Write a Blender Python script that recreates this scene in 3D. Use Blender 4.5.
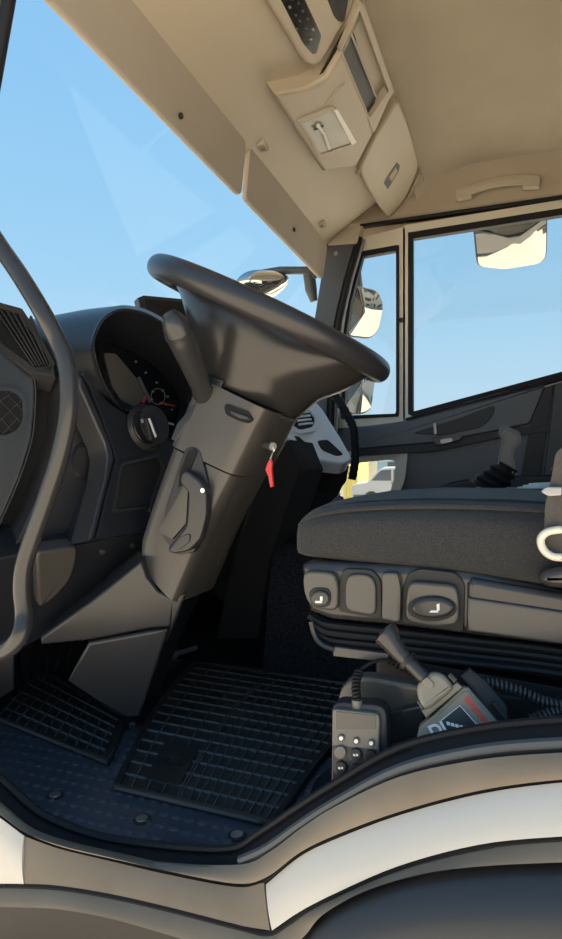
import bpy, bmesh, math, random
from mathutils import Vector, Matrix, Quaternion
random.seed(7)
for o in list(bpy.data.objects): bpy.data.objects.remove(o)
SC = bpy.context.scene
COL = SC.collection
PI = math.pi

# ------------------------------------------------------------------ camera, sky, sun, exposure
FPX = 609.0
TH = math.atan(229/609.0)
CAM = Vector((0, 0, 1.6))
FW = Vector((-math.sin(TH), math.cos(TH), 0)); RT = Vector((math.cos(TH), math.sin(TH), 0)); UP = Vector((0, 0, 1))
cd = bpy.data.cameras.new('camera'); cam = bpy.data.objects.new('camera', cd); COL.objects.link(cam)
cd.sensor_fit = 'HORIZONTAL'; cd.sensor_width = 36; cd.lens = 36*FPX/562; cd.clip_start = 0.02; cd.clip_end = 2000
cd.shift_y = 0.0
cam.location = CAM; cam.rotation_euler = (PI/2, 0, TH)
SC.camera = cam

SUN_DIR = Vector((0.50, 0.04, 0.86)).normalized()      # towards the sun: high, from behind the cab
SUN_STRENGTH = 14.0
w = bpy.data.worlds.new('sky'); SC.world = w; w.use_nodes = True
nt = w.node_tree; nt.nodes.clear()
tc = nt.nodes.new('ShaderNodeTexCoord'); sx = nt.nodes.new('ShaderNodeSeparateXYZ'); rp = nt.nodes.new('ShaderNodeValToRGB')
bg = nt.nodes.new('ShaderNodeBackground'); wo = nt.nodes.new('ShaderNodeOutputWorld')
nt.links.new(tc.outputs['Generated'], sx.inputs[0]); nt.links.new(sx.outputs['Z'], rp.inputs[0])
nt.links.new(rp.outputs[0], bg.inputs[0]); nt.links.new(bg.outputs[0], wo.inputs[0])
cr = rp.color_ramp
cr.elements[0].position = 0.0; cr.elements[0].color = (0.66, 0.80, 0.90, 1)
cr.elements[1].position = 1.0; cr.elements[1].color = (0.16, 0.40, 0.78, 1)
for p, c in ((0.12, (0.55, 0.76, 0.91)), (0.30, (0.37, 0.66, 0.91)), (0.55, (0.28, 0.58, 0.90))):
    e = cr.elements.new(p); e.color = (*c, 1)
bg.inputs[1].default_value = 0.82
sl = bpy.data.lights.new('sun', 'SUN'); sl.energy = SUN_STRENGTH; sl.angle = 0.009; sl.color = (1.0, 0.95, 0.86)
so = bpy.data.objects.new('sun', sl); COL.objects.link(so); so.rotation_euler = SUN_DIR.to_track_quat('Z', 'Y').to_euler()
so.location = (3, 2, 9)
vs = SC.view_settings; vs.view_transform = 'Standard'; vs.look = 'None'; vs.gamma = 1; vs.use_curve_mapping = False
vs.exposure = 0.34

# ------------------------------------------------------------------ materials
def mat(name, col, rough=0.5, metal=0.0, spec=0.5, var=0.0, vscale=6.0, bump=0.0, bscale=200.0, coat=0.0, dirt=None, dscale=4.0, damt=0.4):
    m = bpy.data.materials.new(name); m.use_nodes = True
    n = m.node_tree; b = n.nodes['Principled BSDF']
    b.inputs['Base Color'].default_value = (*col, 1); b.inputs['Roughness'].default_value = rough
    b.inputs['Metallic'].default_value = metal; b.inputs['Specular IOR Level'].default_value = spec
    b.inputs['Coat Weight'].default_value = coat
    t = n.nodes.new('ShaderNodeTexCoord')
    if var > 0 or dirt:
        z = n.nodes.new('ShaderNodeTexNoise'); z.inputs['Scale'].default_value = vscale if not dirt else dscale; z.inputs['Detail'].default_value = 6
        n.links.new(t.outputs['Object'], z.inputs['Vector'])
        mr = n.nodes.new('ShaderNodeMapRange'); mr.inputs[1].default_value = 0.3; mr.inputs[2].default_value = 0.7
        n.links.new(z.outputs[0], mr.inputs[0])
        mx = n.nodes.new('ShaderNodeMix'); mx.data_type = 'RGBA'
        if dirt:
            mr.inputs[3].default_value = 0; mr.inputs[4].default_value = damt
            mx.inputs['A'].default_value = (*col, 1); mx.inputs['B'].default_value = (*dirt, 1)
        else:
            mr.inputs[3].default_value = 0; mr.inputs[4].default_value = 1
            mx.inputs['A'].default_value = (*[c*(1-var) for c in col], 1); mx.inputs['B'].default_value = (*[min(1, c*(1+var)) for c in col], 1)
        n.links.new(mr.outputs[0], mx.inputs['Factor']); n.links.new(mx.outputs['Result'], b.inputs['Base Color'])
    if bump > 0:
        z2 = n.nodes.new('ShaderNodeTexNoise'); z2.inputs['Scale'].default_value = bscale; z2.inputs['Detail'].default_value = 2
        n.links.new(t.outputs['Object'], z2.inputs['Vector'])
        bp = n.nodes.new('ShaderNodeBump'); bp.inputs['Strength'].default_value = bump; bp.inputs['Distance'].default_value = 0.001
        n.links.new(z2.outputs[0], bp.inputs['Height']); n.links.new(bp.outputs[0], b.inputs['Normal'])
    return m
def weave_mat(name, c1, c2, scale, rough=0.9):
    m = mat(name, c1, rough, spec=0.2); n = m.node_tree; b = n.nodes['Principled BSDF']
    t = n.nodes.new('ShaderNodeTexCoord'); v = n.nodes.new('ShaderNodeTexVoronoi'); v.inputs['Scale'].default_value = scale
    n.links.new(t.outputs['Object'], v.inputs['Vector'])
    mx = n.nodes.new('ShaderNodeMix'); mx.data_type = 'RGBA'; mx.inputs['A'].default_value = (*c2, 1); mx.inputs['B'].default_value = (*c1, 1)
    mr = n.nodes.new('ShaderNodeMapRange'); mr.inputs[1].default_value = 0.1; mr.inputs[2].default_value = 0.6
    n.links.new(v.outputs['Distance'], mr.inputs[0]); n.links.new(mr.outputs[0], mx.inputs['Factor']); n.links.new(mx.outputs['Result'], b.inputs['Base Color'])
    bp = n.nodes.new('ShaderNodeBump'); bp.inputs['Strength'].default_value = 0.5; bp.inputs['Distance'].default_value = 0.001; bp.invert = True
    n.links.new(v.outputs['Distance'], bp.inputs['Height']); n.links.new(bp.outputs[0], b.inputs['Normal'])
    b.inputs['Sheen Weight'].default_value = 0.15
    return m
def glass_mat(name, tint=(0.93, 0.96, 0.97), refl=0.05):
    m = bpy.data.materials.new(name); m.use_nodes = True; n = m.node_tree; n.nodes.clear()
    o = n.nodes.new('ShaderNodeOutputMaterial'); t = n.nodes.new('ShaderNodeBsdfTransparent'); g = n.nodes.new('ShaderNodeBsdfGlossy'); x = n.nodes.new('ShaderNodeMixShader')
    t.inputs[0].default_value = (*tint, 1); g.inputs['Roughness'].default_value = 0.02; x.inputs[0].default_value = refl
    n.links.new(t.outputs[0], x.inputs[1]); n.links.new(g.outputs[0], x.inputs[2]); n.links.new(x.outputs[0], o.inputs[0])
    return m
M = dict(
    dash=mat('dash_plastic', (0.016, 0.018, 0.023), 0.33, bump=0.06, bscale=900),
    dash2=mat('dash_plastic_satin', (0.030, 0.031, 0.034), 0.27, bump=0.05, bscale=900, var=0.1),
    column=mat('column_plastic', (0.066, 0.061, 0.056), 0.27, bump=0.06, bscale=900, var=0.08),
    black=mat('black_plastic', (0.012, 0.012, 0.014), 0.55),
    gap=mat('painted_shade_black', (0.006, 0.006, 0.007), 0.9),  # near-black colour stands in for shade in gaps, slots, vents and recesses
    gloss=mat('black_gloss', (0.012, 0.012, 0.014), 0.15),
    rubber=mat('black_rubber', (0.012, 0.012, 0.014), 0.55, spec=0.25, bump=0.2, bscale=500),
    matrub=mat('mat_rubber', (0.012, 0.012, 0.014), 0.42, bump=0.2, bscale=600, dirt=(0.05, 0.045, 0.04), dscale=9, damt=0.4),
    matrib=mat('mat_rib_glint_rubber', (0.10, 0.10, 0.104), 0.26),  # dusty pale ribs, with their glint put into the colour
    wheel=mat('wheel_leatherette', (0.026, 0.026, 0.030), 0.34, bump=0.10, bscale=1200),
    hub=mat('wheel_hub_plastic', (0.028, 0.027, 0.027), 0.24, bump=0.04, bscale=900),
    rail=mat('grab_rail_plastic', (0.034, 0.034, 0.036), 0.25, bump=0.04, bscale=800),
    tan=mat('headliner_plastic', (0.47, 0.405, 0.31), 0.42, var=0.05, vscale=3, bump=0.2, bscale=600),
    tancloth=mat('headliner_cloth', (0.455, 0.395, 0.305), 0.95, spec=0.1, var=0.05, vscale=5, bump=0.4, bscale=900),
    visor=mat('visor_vinyl', (0.40, 0.35, 0.285), 0.6, var=0.03, bump=0.3, bscale=700),
    tandark=mat('rail_lining', (0.42, 0.35, 0.26), 0.85, var=0.05, bump=0.2, bscale=600),
    cream=mat('cream_painted_metal', (0.72, 0.67, 0.56), 0.35, coat=0.3),
    white=mat('white_paint', (0.54, 0.51, 0.46), 0.3, coat=0.2, var=0.02, vscale=3),
    clad=mat('dusty_cladding', (0.185, 0.150, 0.112), 0.65, spec=0.25, dirt=(0.27, 0.22, 0.165), dscale=9, damt=0.6, bump=0.1, bscale=700),
    pillar=mat('pillar_grey_plastic', (0.065, 0.072, 0.080), 0.5),
    doorp=mat('door_panel_plastic', (0.095, 0.104, 0.122), 0.40, bump=0.2, bscale=500),
    doord=mat('door_panel_dark', (0.016, 0.017, 0.021), 0.5),
    silver=mat('silver_trim', (0.62, 0.68, 0.74), 0.35, metal=0.35),
    strip=mat('blue_grey_trim', (0.17, 0.19, 0.23), 0.35, metal=0.3),
    chrome=mat('chrome', (0.75, 0.75, 0.75), 0.15, metal=1.0),
    steel=mat('dull_steel', (0.35, 0.35, 0.36), 0.4, metal=0.9),
    mirror=mat('mirror_glass', (0.52, 0.51, 0.48), 0.02, metal=1.0),
    seat=weave_mat('seat_fabric', (0.030, 0.030, 0.032), (0.080, 0.078, 0.076), 900),
    seattop=weave_mat('seat_top_fabric', (0.030, 0.032, 0.036), (0.055, 0.058, 0.064), 600),
    seatpl=mat('seat_plastic', (0.042, 0.041, 0.042), 0.24, bump=0.05, bscale=800),
    seatpl2=mat('seat_plastic_light', (0.080, 0.075, 0.069), 0.27, bump=0.05, bscale=800),
    belt=weave_mat('belt_webbing', (0.075, 0.068, 0.062), (0.12, 0.11, 0.10), 900),
    red=mat('red_plastic', (0.65, 0.045, 0.04), 0.4),
    redink=mat('red_print', (0.75, 0.07, 0.04), 0.5),
    whiteink=mat('white_print', (0.85, 0.85, 0.83), 0.5),
    greyink=mat('grey_print', (0.35, 0.36, 0.38), 0.5),
    tread=mat('tread_plate', (0.040, 0.049, 0.068), 0.33, bump=0.08, bscale=500, dirt=(0.05, 0.055, 0.065), dscale=8, damt=0.4),
    carpet=mat('floor_carpet', (0.018, 0.020, 0.026), 0.95, spec=0.1, var=0.5, vscale=160, bump=0.8, bscale=300),
    remote=mat('remote_case', (0.14, 0.132, 0.118), 0.42),
    remoted=mat('remote_body', (0.030, 0.030, 0.032), 0.5),
    box=mat('device_case', (0.25, 0.22, 0.17), 0.45, dirt=(0.28, 0.25, 0.20), dscale=20, damt=0.5),
    boxd=mat('device_face', (0.030, 0.030, 0.032), 0.4),
    screen=mat('cluster_screen', (0.13, 0.12, 0.105), 0.25),
    glow=mat('cluster_face', (0.010, 0.011, 0.014), 0.25),
    lens=mat('lamp_lens', (0.78, 0.76, 0.70), 0.12, spec=0.6),
    lampdark=mat('lamp_reflector', (0.26, 0.245, 0.215), 0.22, metal=0.2),
    paper=mat('pale_paper', (0.72, 0.80, 0.82), 0.6, var=0.1, vscale=40),
    pedal=mat('pedal_pad', (0.16, 0.16, 0.165), 0.5),
    ground=mat('yard_ground', (0.60, 0.50, 0.375), 0.95, spec=0.1, var=0.12, vscale=0.8),
    tyre=mat('tyre_rubber', (0.020, 0.020, 0.021), 0.6),
    liner=mat('arch_liner', (0.030, 0.030, 0.033), 0.38),
    yellow=mat('yellow_paint', (0.55, 0.46, 0.14), 0.5),
    wallw=mat('pale_facade', (0.72, 0.66, 0.56), 0.8, var=0.05),
    winb=mat('dark_pane', (0.06, 0.07, 0.085), 0.15),
    truckw=mat('truck_white', (0.36, 0.37, 0.38), 0.4),
    truckblue=mat('hut_blue', (0.26, 0.42, 0.56), 0.4),
    foliage=mat('tree_foliage', (0.05, 0.10, 0.03), 0.8, var=0.3, vscale=3),
    bark=mat('tree_bark', (0.12, 0.08, 0.05), 0.9),
    glass=glass_mat('window_glass'),
    wglass=glass_mat('windscreen_glass', (0.96, 0.98, 0.99), 0.022),
    lglass=glass_mat('lens_glass', (0.9, 0.9, 0.9), 0.08),
)

# ------------------------------------------------------------------ geometry helpers
def ray(px, py): return FW + RT*((px-281)/FPX) + UP*((470-py)/FPX)
def atY(px, py, y): r = ray(px, py); return CAM + r*(y/r.y)
def atX(px, py, x): r = ray(px, py); return CAM + r*(x/r.x)
def atZ(px, py, z): r = ray(px, py); return CAM + r*((z-1.6)/r.z)
class Plane:
    def __init__(s, p, n): s.p = Vector(p); s.n = Vector(n).normalized()
    def __call__(s, px, py, off=0.0):
        r = ray(px, py); q = s.p + s.n*off
        return CAM + r*(s.n.dot(q-CAM)/s.n.dot(r))
def PY(y): return Plane((0, y, 0), (0, -1, 0))
def fillet(pts, r=6, n=4):
    """round the corners of a 2D polygon"""
    out = []; N = len(pts)
    for i in range(N):
        a, b, c = Vector(pts[i-1]), Vector(pts[i]), Vector(pts[(i+1) % N])
        d1 = min(r, (a-b).length*0.45); d2 = min(r, (c-b).length*0.45)
        p = b+(a-b).normalized()*d1; q = b+(c-b).normalized()*d2
        for k in range(n+1):
            t = k/n; out.append(p*(1-t)**2 + b*2*t*(1-t) + q*t*t)
    return [(v.x, v.y) for v in out]
def catmull(pts, n=6, closed=False):
    P = [Vector(p) for p in pts]; N = len(P); out = []
    rng = N if closed else N-1
    for i in range(rng):
        p1 = P[i]; p2 = P[(i+1) % N]
        p0 = P[i-1] if (closed or i > 0) else p1*2-p2
        p3 = P[(i+2) % N] if (closed or i+2 < N) else p2*2-p1
        for k in range(n):
            t = k/n
            out.append(0.5*((2*p1)+(p2-p0)*t+(2*p0-5*p1+4*p2-p3)*t*t+(3*p1-p0-3*p2+p3)*t**3))
    if not closed: out.append(P[-1].copy())
    return out
def resample(pts, n, closed=False):
    P = [Vector(p) for p in pts]
    if closed: P = P+[P[0]]
    L = [0]
    for a, b in zip(P, P[1:]): L.append(L[-1]+(b-a).length)
    out = []; m = n if closed else n-1; j = 0
    for i in range(n):
        s = L[-1]*i/m
        while j < len(L)-2 and L[j+1] < s: j += 1
        t = (s-L[j])/max(1e-9, L[j+1]-L[j]); out.append(P[j].lerp(P[j+1], min(1, max(0, t))))
    return out
def tag(o, label, cat, group=None):
    o['label'] = label; o['category'] = cat
    if group: o['group'] = group
    return o
def struct(o, label, cat): o['kind'] = 'structure'; o['label'] = label; o['category'] = cat; return o
def empty(name, loc, label, cat, group=None):
    e = bpy.data.objects.new(name, None); COL.objects.link(e); e.location = loc; e.empty_display_size = 0.05
    return tag(e, label, cat, group)
def link(name, me, m, parent=None, angle=40, smooth=True, solid=0, solid_off=-1, sub=0, wn=True):
    if m: me.materials.append(M[m] if isinstance(m, str) else m)
    if smooth:
        me.polygons.foreach_set('use_smooth', [True]*len(me.polygons)); me.set_sharp_from_angle(angle=math.radians(angle))
    o = bpy.data.objects.new(name, me); COL.objects.link(o)
    if parent:
        o.parent = parent
        if parent.type == 'EMPTY': o.matrix_parent_inverse = Matrix.Translation(-parent.location)   # part meshes hold world coordinates
    if solid:
        s = o.modifiers.new('thickness', 'SOLIDIFY'); s.thickness = solid; s.offset = solid_off
    if smooth and wn and len(me.polygons) < 4000:
        s = o.modifiers.new('flat_normals', 'WEIGHTED_NORMAL'); s.keep_sharp = True
    if sub:
        s = o.modifiers.new('smooth', 'SUBSURF'); s.levels = sub; s.render_levels = sub
    return o
def frombm(name, bm, m, parent=None, **k):
    bmesh.ops.recalc_face_normals(bm, faces=bm.faces)
    me = bpy.data.meshes.new(name); bm.to_mesh(me); bm.free()
    return link(name, me, m, parent, **k)
def inset_dirs(P):
    """per-vertex inward offset directions of a flat polygon (mitred, limited)"""
    n = Vector((0, 0, 0)); N = len(P)
    for i in range(N): n += (P[i]-P[0]).cross(P[(i+1) % N]-P[0])
    n.normalize(); out = []
    for i in range(N):
        e1 = (P[i]-P[i-1]).normalized(); e2 = (P[(i+1) % N]-P[i]).normalized()
        a_ = n.cross(e1); b_ = n.cross(e2); m_ = a_+b_
        if m_.length < 1e-6: out.append(a_); continue
        m_.normalize(); out.append(m_*min(1.6, 1/max(0.3, m_.dot(a_))))
    return out
def add_prism(bm, front, depth, bevel=0.0, segs=2, allb=False):
    P = [Vector(p) for p in front]
    P = [p for i, p in enumerate(P) if (p-P[i-1]).length > 1e-5]
    d = Vector(depth); n = len(P); dn_ = d.normalized()
    rows = []
    if bevel > 0:
        ins = inset_dirs(P); bevel = min(bevel, d.length*0.45); segs = max(2, segs)
        for k in range(segs+1):
            a_ = PI/2*(1-k/segs); rows.append([p+q*bevel*(1-math.cos(a_))+dn_*bevel*(1-math.sin(a_)) for p, q in zip(P, ins)])
        if allb:
            for k in range(segs+1):
                a_ = PI/2*k/segs; rows.append([p+d+q*bevel*(1-math.cos(a_))-dn_*bevel*(1-math.sin(a_)) for p, q in zip(P, ins)])
        else: rows.append([p+d for p in P])
    else: rows = [P, [p+d for p in P]]
    V = [[bm.verts.new(p) for p in r] for r in rows]
    bm.faces.new(V[0]); bm.faces.new(V[-1][::-1])
    for A, B in zip(V, V[1:]):
        for i in range(n): bm.faces.new((A[i], B[i], B[(i+1) % n], A[(i+1) % n]))
def prism(name, front, depth, m, parent=None, bevel=0.0, segs=2, allb=False, **k):
    bm = bmesh.new(); add_prism(bm, front, depth, bevel, segs, allb); return frombm(name, bm, m, parent, **k)
def panel(name, pix, pl, thick, m, parent=None, bevel=0.004, off=0.0, r=0, n=4, segs=2, **k):
    """outline traced in photo pixels on a real plane, made solid backwards along the plane's normal"""
    if r: pix = fillet(pix, max(r, 1.8*bevel*FPX/(pl(*pix[0])-CAM).length), n)
    return prism(name, [pl(x, y, off) for x, y in pix], pl.n*-thick, m, parent, bevel, segs, **k)
def ring(name, outer, inner, pl, thick, m, parent=None, off=0.0, ioff=None, N=64, r=0, back=True, bevel=0, **k):
    """frame between two outlines (same starting corner, same direction)"""
    if r: outer = fillet(outer, r); inner = fillet(inner, r)
    O = resample(outer, N, True); I = resample(inner, N, True)
    ioff = off if ioff is None else ioff
    bm = bmesh.new()
    a = [bm.verts.new(pl(p[0], p[1], off)) for p in O]; b = [bm.verts.new(pl(p[0], p[1], ioff)) for p in I]
    c = [bm.verts.new(v.co-pl.n*thick) for v in a]; d = [bm.verts.new(v.co-pl.n*thick) for v in b]
    for i in range(N):
        j = (i+1) % N
        bm.faces.new((a[i], a[j], b[j], b[i])); bm.faces.new((b[i], b[j], d[j], d[i]))
        bm.faces.new((c[i], a[i], a[j], c[j]))
        if back: bm.faces.new((d[i], d[j], c[j], c[i]))
    return frombm(name, bm, m, parent, **k)
def add_box(bm, x0, x1, y0, y1, z0, z1, bevel=0.0, segs=2):
    vs_ = [bm.verts.new((x, y, z)) for x in (x0, x1) for y in (y0, y1) for z in (z0, z1)]
    fs = [bm.faces.new([vs_[i] for i in q]) for q in ((0, 1, 3, 2), (4, 6, 7, 5), (0, 4, 5, 1), (2, 3, 7, 6), (0, 2, 6, 4), (1, 5, 7, 3))]
    if bevel: bmesh.ops.bevel(bm, geom=list({e for f in fs for e in f.edges}), offset=bevel, segments=segs, profile=0.5, affect='EDGES', clamp_overlap=True)
def box(name, x0, x1, y0, y1, z0, z1, m, parent=None, bevel=0.004, **k):
    bm = bmesh.new(); add_box(bm, x0, x1, y0, y1, z0, z1, bevel); return frombm(name, bm, m, parent, **k)
def frames(P):
    T = []
    for i in range(len(P)):
        a = P[max(0, i-1)]; b = P[min(len(P)-1, i+1)]; T.append((b-a).normalized())
    u = T[0].orthogonal().normalized(); fr = []
    for i, t in enumerate(T):
        if i: q = T[i-1].rotation_difference(t); u = (q @ u); u = (u-t*u.dot(t)).normalized()
        fr.append((u.copy(), t.cross(u).normalized(), t))
    return fr
def add_tube(bm, P, rad, seg=10, cap=True, closed=False):
    P = [Vector(p) for p in P]; N = len(P)
    R = rad if isinstance(rad, (list, tuple)) else [rad]*N
    fr = frames(P); rings = []
    for p, (u, v, t), r in zip(P, fr, R):
        rings.append([bm.verts.new(p+(u*math.cos(a)+v*math.sin(a))*r) for a in [2*PI*k/seg for k in range(seg)]])
    for A, B in zip(rings, rings[1:]):
        for k in range(seg): bm.faces.new((A[k], A[(k+1) % seg], B[(k+1) % seg], B[k]))
    if cap: bm.faces.new(rings[0][::-1]); bm.faces.new(rings[-1])
def tube(name, P, rad, m, parent=None, seg=12, **k):
    bm = bmesh.new(); add_tube(bm, P, rad, seg); return frombm(name, bm, m, parent, **k)
def skin(name, rows, m, parent=None, closed=False, solid=0, capends=False, thick=None, **k):
    """grid surface through rows of points; thick = vector to the back of the sheet"""
    if thick:
        rows = [list(r)+[Vector(p)+Vector(thick) for p in reversed(r)] for r in rows]; closed = capends = True
    bm = bmesh.new(); V = [[bm.verts.new(p) for p in r] for r in rows]
    for A, B in zip(V, V[1:]):
        n = len(A)
        for i in range(n if closed else n-1):
            j = (i+1) % n; bm.faces.new((A[i], A[j], B[j], B[i]))
    if capends: bm.faces.new(V[0][::-1]); bm.faces.new(V[-1])
    return frombm(name, bm, m, parent, solid=solid, **k)
def prow(pix, y, n=40, sm=6):
    """a pixel polyline on a plane of constant y, smoothed and resampled"""
    P = catmull([atY(p[0], p[1], y) for p in pix], sm) if sm else [atY(p[0], p[1], y) for p in pix]
    return resample(P, n)
def sup(n, e=0.5):
    """unit superellipse"""
    o = []
    for k in range(n):
        a = 2*PI*k/n; c, s = math.cos(a), math.sin(a)
        o.append((math.copysign(abs(c)**e, c), math.copysign(abs(s)**e, s)))
    return o
def disc(name, c, nrm, r, h, m, parent=None, bevel=0.0, seg=24, up=None, sy=1.0, rtop=None, **k):
    """round button / knob of radius r rising h along nrm"""
    nrm = Vector(nrm).normalized(); u = (Vector(up) - nrm*nrm.dot(Vector(up))).normalized() if up else nrm.orthogonal().normalized(); v = nrm.cross(u)
    c = Vector(c); rt = rtop if rtop else r
    bm = bmesh.new()
    A = [bm.verts.new(c+(u*math.cos(2*PI*i/seg)*r+v*math.sin(2*PI*i/seg)*r*sy)) for i in range(seg)]
    B = [bm.verts.new(c+nrm*h+(u*math.cos(2*PI*i/seg)*rt+v*math.sin(2*PI*i/seg)*rt*sy)) for i in range(seg)]
    bm.faces.new(A[::-1]); f = bm.faces.new(B)
    for i in range(seg): bm.faces.new((A[i], A[(i+1) % seg], B[(i+1) % seg], B[i]))
    if bevel: bmesh.ops.bevel(bm, geom=list(f.edges), offset=bevel, segments=2, profile=0.5, affect='EDGES', clamp_overlap=True)
    return frombm(name, bm, m, parent, **k)
def text(name, s, origin, xdir, ydir, size, m, parent, depth=0.0006, shear=0.0, bold=0.0):
    cu = bpy.data.curves.new(name, 'FONT'); cu.body = s; cu.size = size; cu.extrude = depth; cu.shear = shear; cu.offset = bold
    ob = bpy.data.objects.new(name, cu); COL.objects.link(ob)
    dg = bpy.context.evaluated_depsgraph_get(); me = bpy.data.meshes.new_from_object(ob.evaluated_get(dg))
    bpy.data.objects.remove(ob)
    X = Vector(xdir).normalized(); Y = Vector(ydir).normalized(); Z = X.cross(Y)
    mt = Matrix((X, Y, Z)).transposed().to_4x4(); mt.translation = Vector(origin)
    me.transform(mt); me.materials.clear()
    return link(name, me, m, parent, smooth=False)
def coil(path, R, turns, r, name, m, parent, seg=6, per=12):
    P = resample(path, int(turns*per)+1); fr = frames(P); out = []
    for i, (p, (u, v, t)) in enumerate(zip(P, fr)):
        a = 2*PI*i/per; out.append(p+(u*math.cos(a)+v*math.sin(a))*R)
    return tube(name, out, r, m, parent, seg=seg)
YN, YF, ZF, ZC = 0.70, 2.58, 1.10, 2.83      # near sill, far door lining, floor, roof lining

# ------------------------------------------------------------------ the setting
bm = bmesh.new(); add_box(bm, -150, 150, -150, 150, -0.3, 0.0)
struct(frombm('ground', bm, 'ground', smooth=False), 'sunlit beige yard ground outside the cab', 'ground')

fl = struct(box('floor', -1.22, 0.85, 0.70, 2.60, 1.04, ZF, 'carpet', bevel=0), 'dark carpeted floor of the truck cab', 'floor')
# tread plate with raised dimples, along the door opening
tp = prism('tread_plate', [Vector((x, y, ZF+0.002)) for x, y in ((-1.18, 0.695), (-0.25, 0.695), (-0.22, 0.71), (-0.18, 0.76), (-0.18, 1.02), (-1.18, 1.02))], (0, 0, -0.03), 'tread', fl, bevel=0.004)
tp['label'] = 'blue-black dimpled tread plate'
bm = bmesh.new()
for i in range(44):
    for j in range(11):
        x = -1.14+i*0.021+(0.0105 if j % 2 else 0); y = 0.712+j*0.026
        if x > -0.26: continue
        s = 0.0066
        top = bm.verts.new((x, y, ZF+0.0062)); rg = [bm.verts.new((x+s*1.3*math.cos(a), y+s*math.sin(a), ZF+0.002)) for a in [k*PI/3 for k in range(6)]]
        for k in range(6): bm.faces.new((top, rg[k], rg[(k+1) % 6]))
o = frombm('dimple', bm, 'tread', tp); o['kind'] = 'stuff'
for px, py in ((55, 796), (142, 820), (237, 836)):
    c = atZ(px, py, ZF+0.003)
    sc = disc('screw', c, (0, 0, 1), 0.0085, 0.003, 'steel', fl, bevel=0.001, seg=14)
    disc('washer', c-Vector((0, 0, .001)), (0, 0, 1), 0.013, 0.002, 'black', sc, seg=16)

# roof lining
prof = [(0.62, 2.66), (0.66, 2.735), (0.73, 2.79), (0.83, 2.822), (0.95, 2.83), (1.3, 2.835), (1.65, 2.837), (2.0, 2.835), (2.3, 2.83), (2.40, 2.815), (2.47, 2.785), (2.52, 2.74)]
rows = []
for x, dz in ((-0.36, -0.062), (-0.335, -0.045), (-0.30, -0.022), (-0.25, -0.006), (-0.15, 0), (0.2, 0.002), (0.6, 0), (0.85, -0.02)):
    rows.append([Vector((x, y, z+dz*min(1, max(0.2, (z-2.6)/0.2)))) for y, z in prof])
struct(skin('ceiling', rows, 'tancloth', thick=(0, 0, 0.03)), 'beige cloth-covered roof lining of the cab', 'ceiling')
box('roof_skin', -0.98, 0.92, 0.60, 2.70, 2.885, 2.92, 'white', bevel=0.01)
struct(bpy.data.objects['roof_skin'], 'white painted roof panel over the cab', 'roof')

S = Plane((-0.62, 0, 2.60), (0.533, 0, -0.846))     # slope that carries visors and overhead console
sl_dir = Vector((0.846, 0, 0.533))
def onS(t, y, off=0.0):                              # t metres up the slope from x=-0.62
    return Vector((-0.62, y, 2.60))+sl_dir*t+S.n*off
rows = []
for t, off in ((0.31, -0.004), (0.2, 0), (0.1, 0.0), (0, 0.0), (-0.08, 0.002), (-0.13, 0.012), (-0.17, 0.0), (-0.20, -0.03)):
    rows.append([onS(t, y, off+o2) for y, o2 in ((0.64, -0.06), (0.70, -0.02), (0.78, 0), (1.2, 0), (1.66, 0), (2.2, 0), (2.38, 0), (2.45, -0.012), (2.50, -0.045), (2.53, -0.09))])
struct(skin('trim_1', rows, 'tan', thick=(0, 0, 0.03)), 'beige moulded header lining above the windscreen', 'trim')
# far cant rail between roof lining and passenger door
rows = []
for x in (-0.66, -0.5, -0.2, 0.3, 0.86):
    rows.append([Vector((x, y, z)) for y, z in ((2.47, 2.785), (2.505, 2.74), (2.525, 2.69), (2.535, 2.655), (2.55, 2.643), (2.60, 2.64), (2.62, 2.60))])
cr_ = struct(skin('trim_2', rows, 'tandark', thick=(0, 0.02, 0.01)), 'brownish lining of the roof rail over the passenger door', 'trim')
box('rail_seal', -0.60, 0.86, 2.545, 2.575, 2.632, 2.646, 'rubber', cr_, bevel=0.004)
# near roof rail, rear wall, near rear pillar
box('trim_3', -0.80, 0.86, 0.60, 0.68, 2.66, 2.86, 'tandark', bevel=0.02)
struct(bpy.data.objects['trim_3'], 'lining of the roof rail above the open driver doorway', 'trim')
struct(box('wall_back', 0.85, 0.92, 0.60, 2.66, 0.95, 2.88, 'doorp', bevel=0.01), 'grey rear wall of the cab', 'wall')
struct(box('trim_4', 0.62, 0.85, 0.60, 0.68, 1.25, 2.68, 'pillar', bevel=0.02), 'dark rear pillar of the driver doorway', 'trim')
struct(box('trim_7', 0.74, 0.86, 2.555, 2.63, 1.06, 2.68, 'pillar', bevel=0.01), 'dark rear pillar behind the passenger door', 'trim')
struct(box('wall_front', -1.28, -1.22, 0.72, 2.60, 0.95, 1.78, 'gap', bevel=0), 'dark front bulkhead under the dashboard', 'wall')

# windscreen
def ws(t, y): return Vector((-1.22+0.42*t, y, 1.84+0.71*t))
bm = bmesh.new()
rows = [[ws(t, y) + Vector((-0.05*math.sin(PI*(y-0.68)/1.92), 0, 0)) for y in [0.68+1.92*k/16 for k in range(17)]] for t in (0, 0.25, 0.5, 0.75, 1.0)]
wsn = struct(skin('window_1', rows, 'wglass'), 'large clear windscreen across the front of the cab', 'windscreen')

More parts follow.
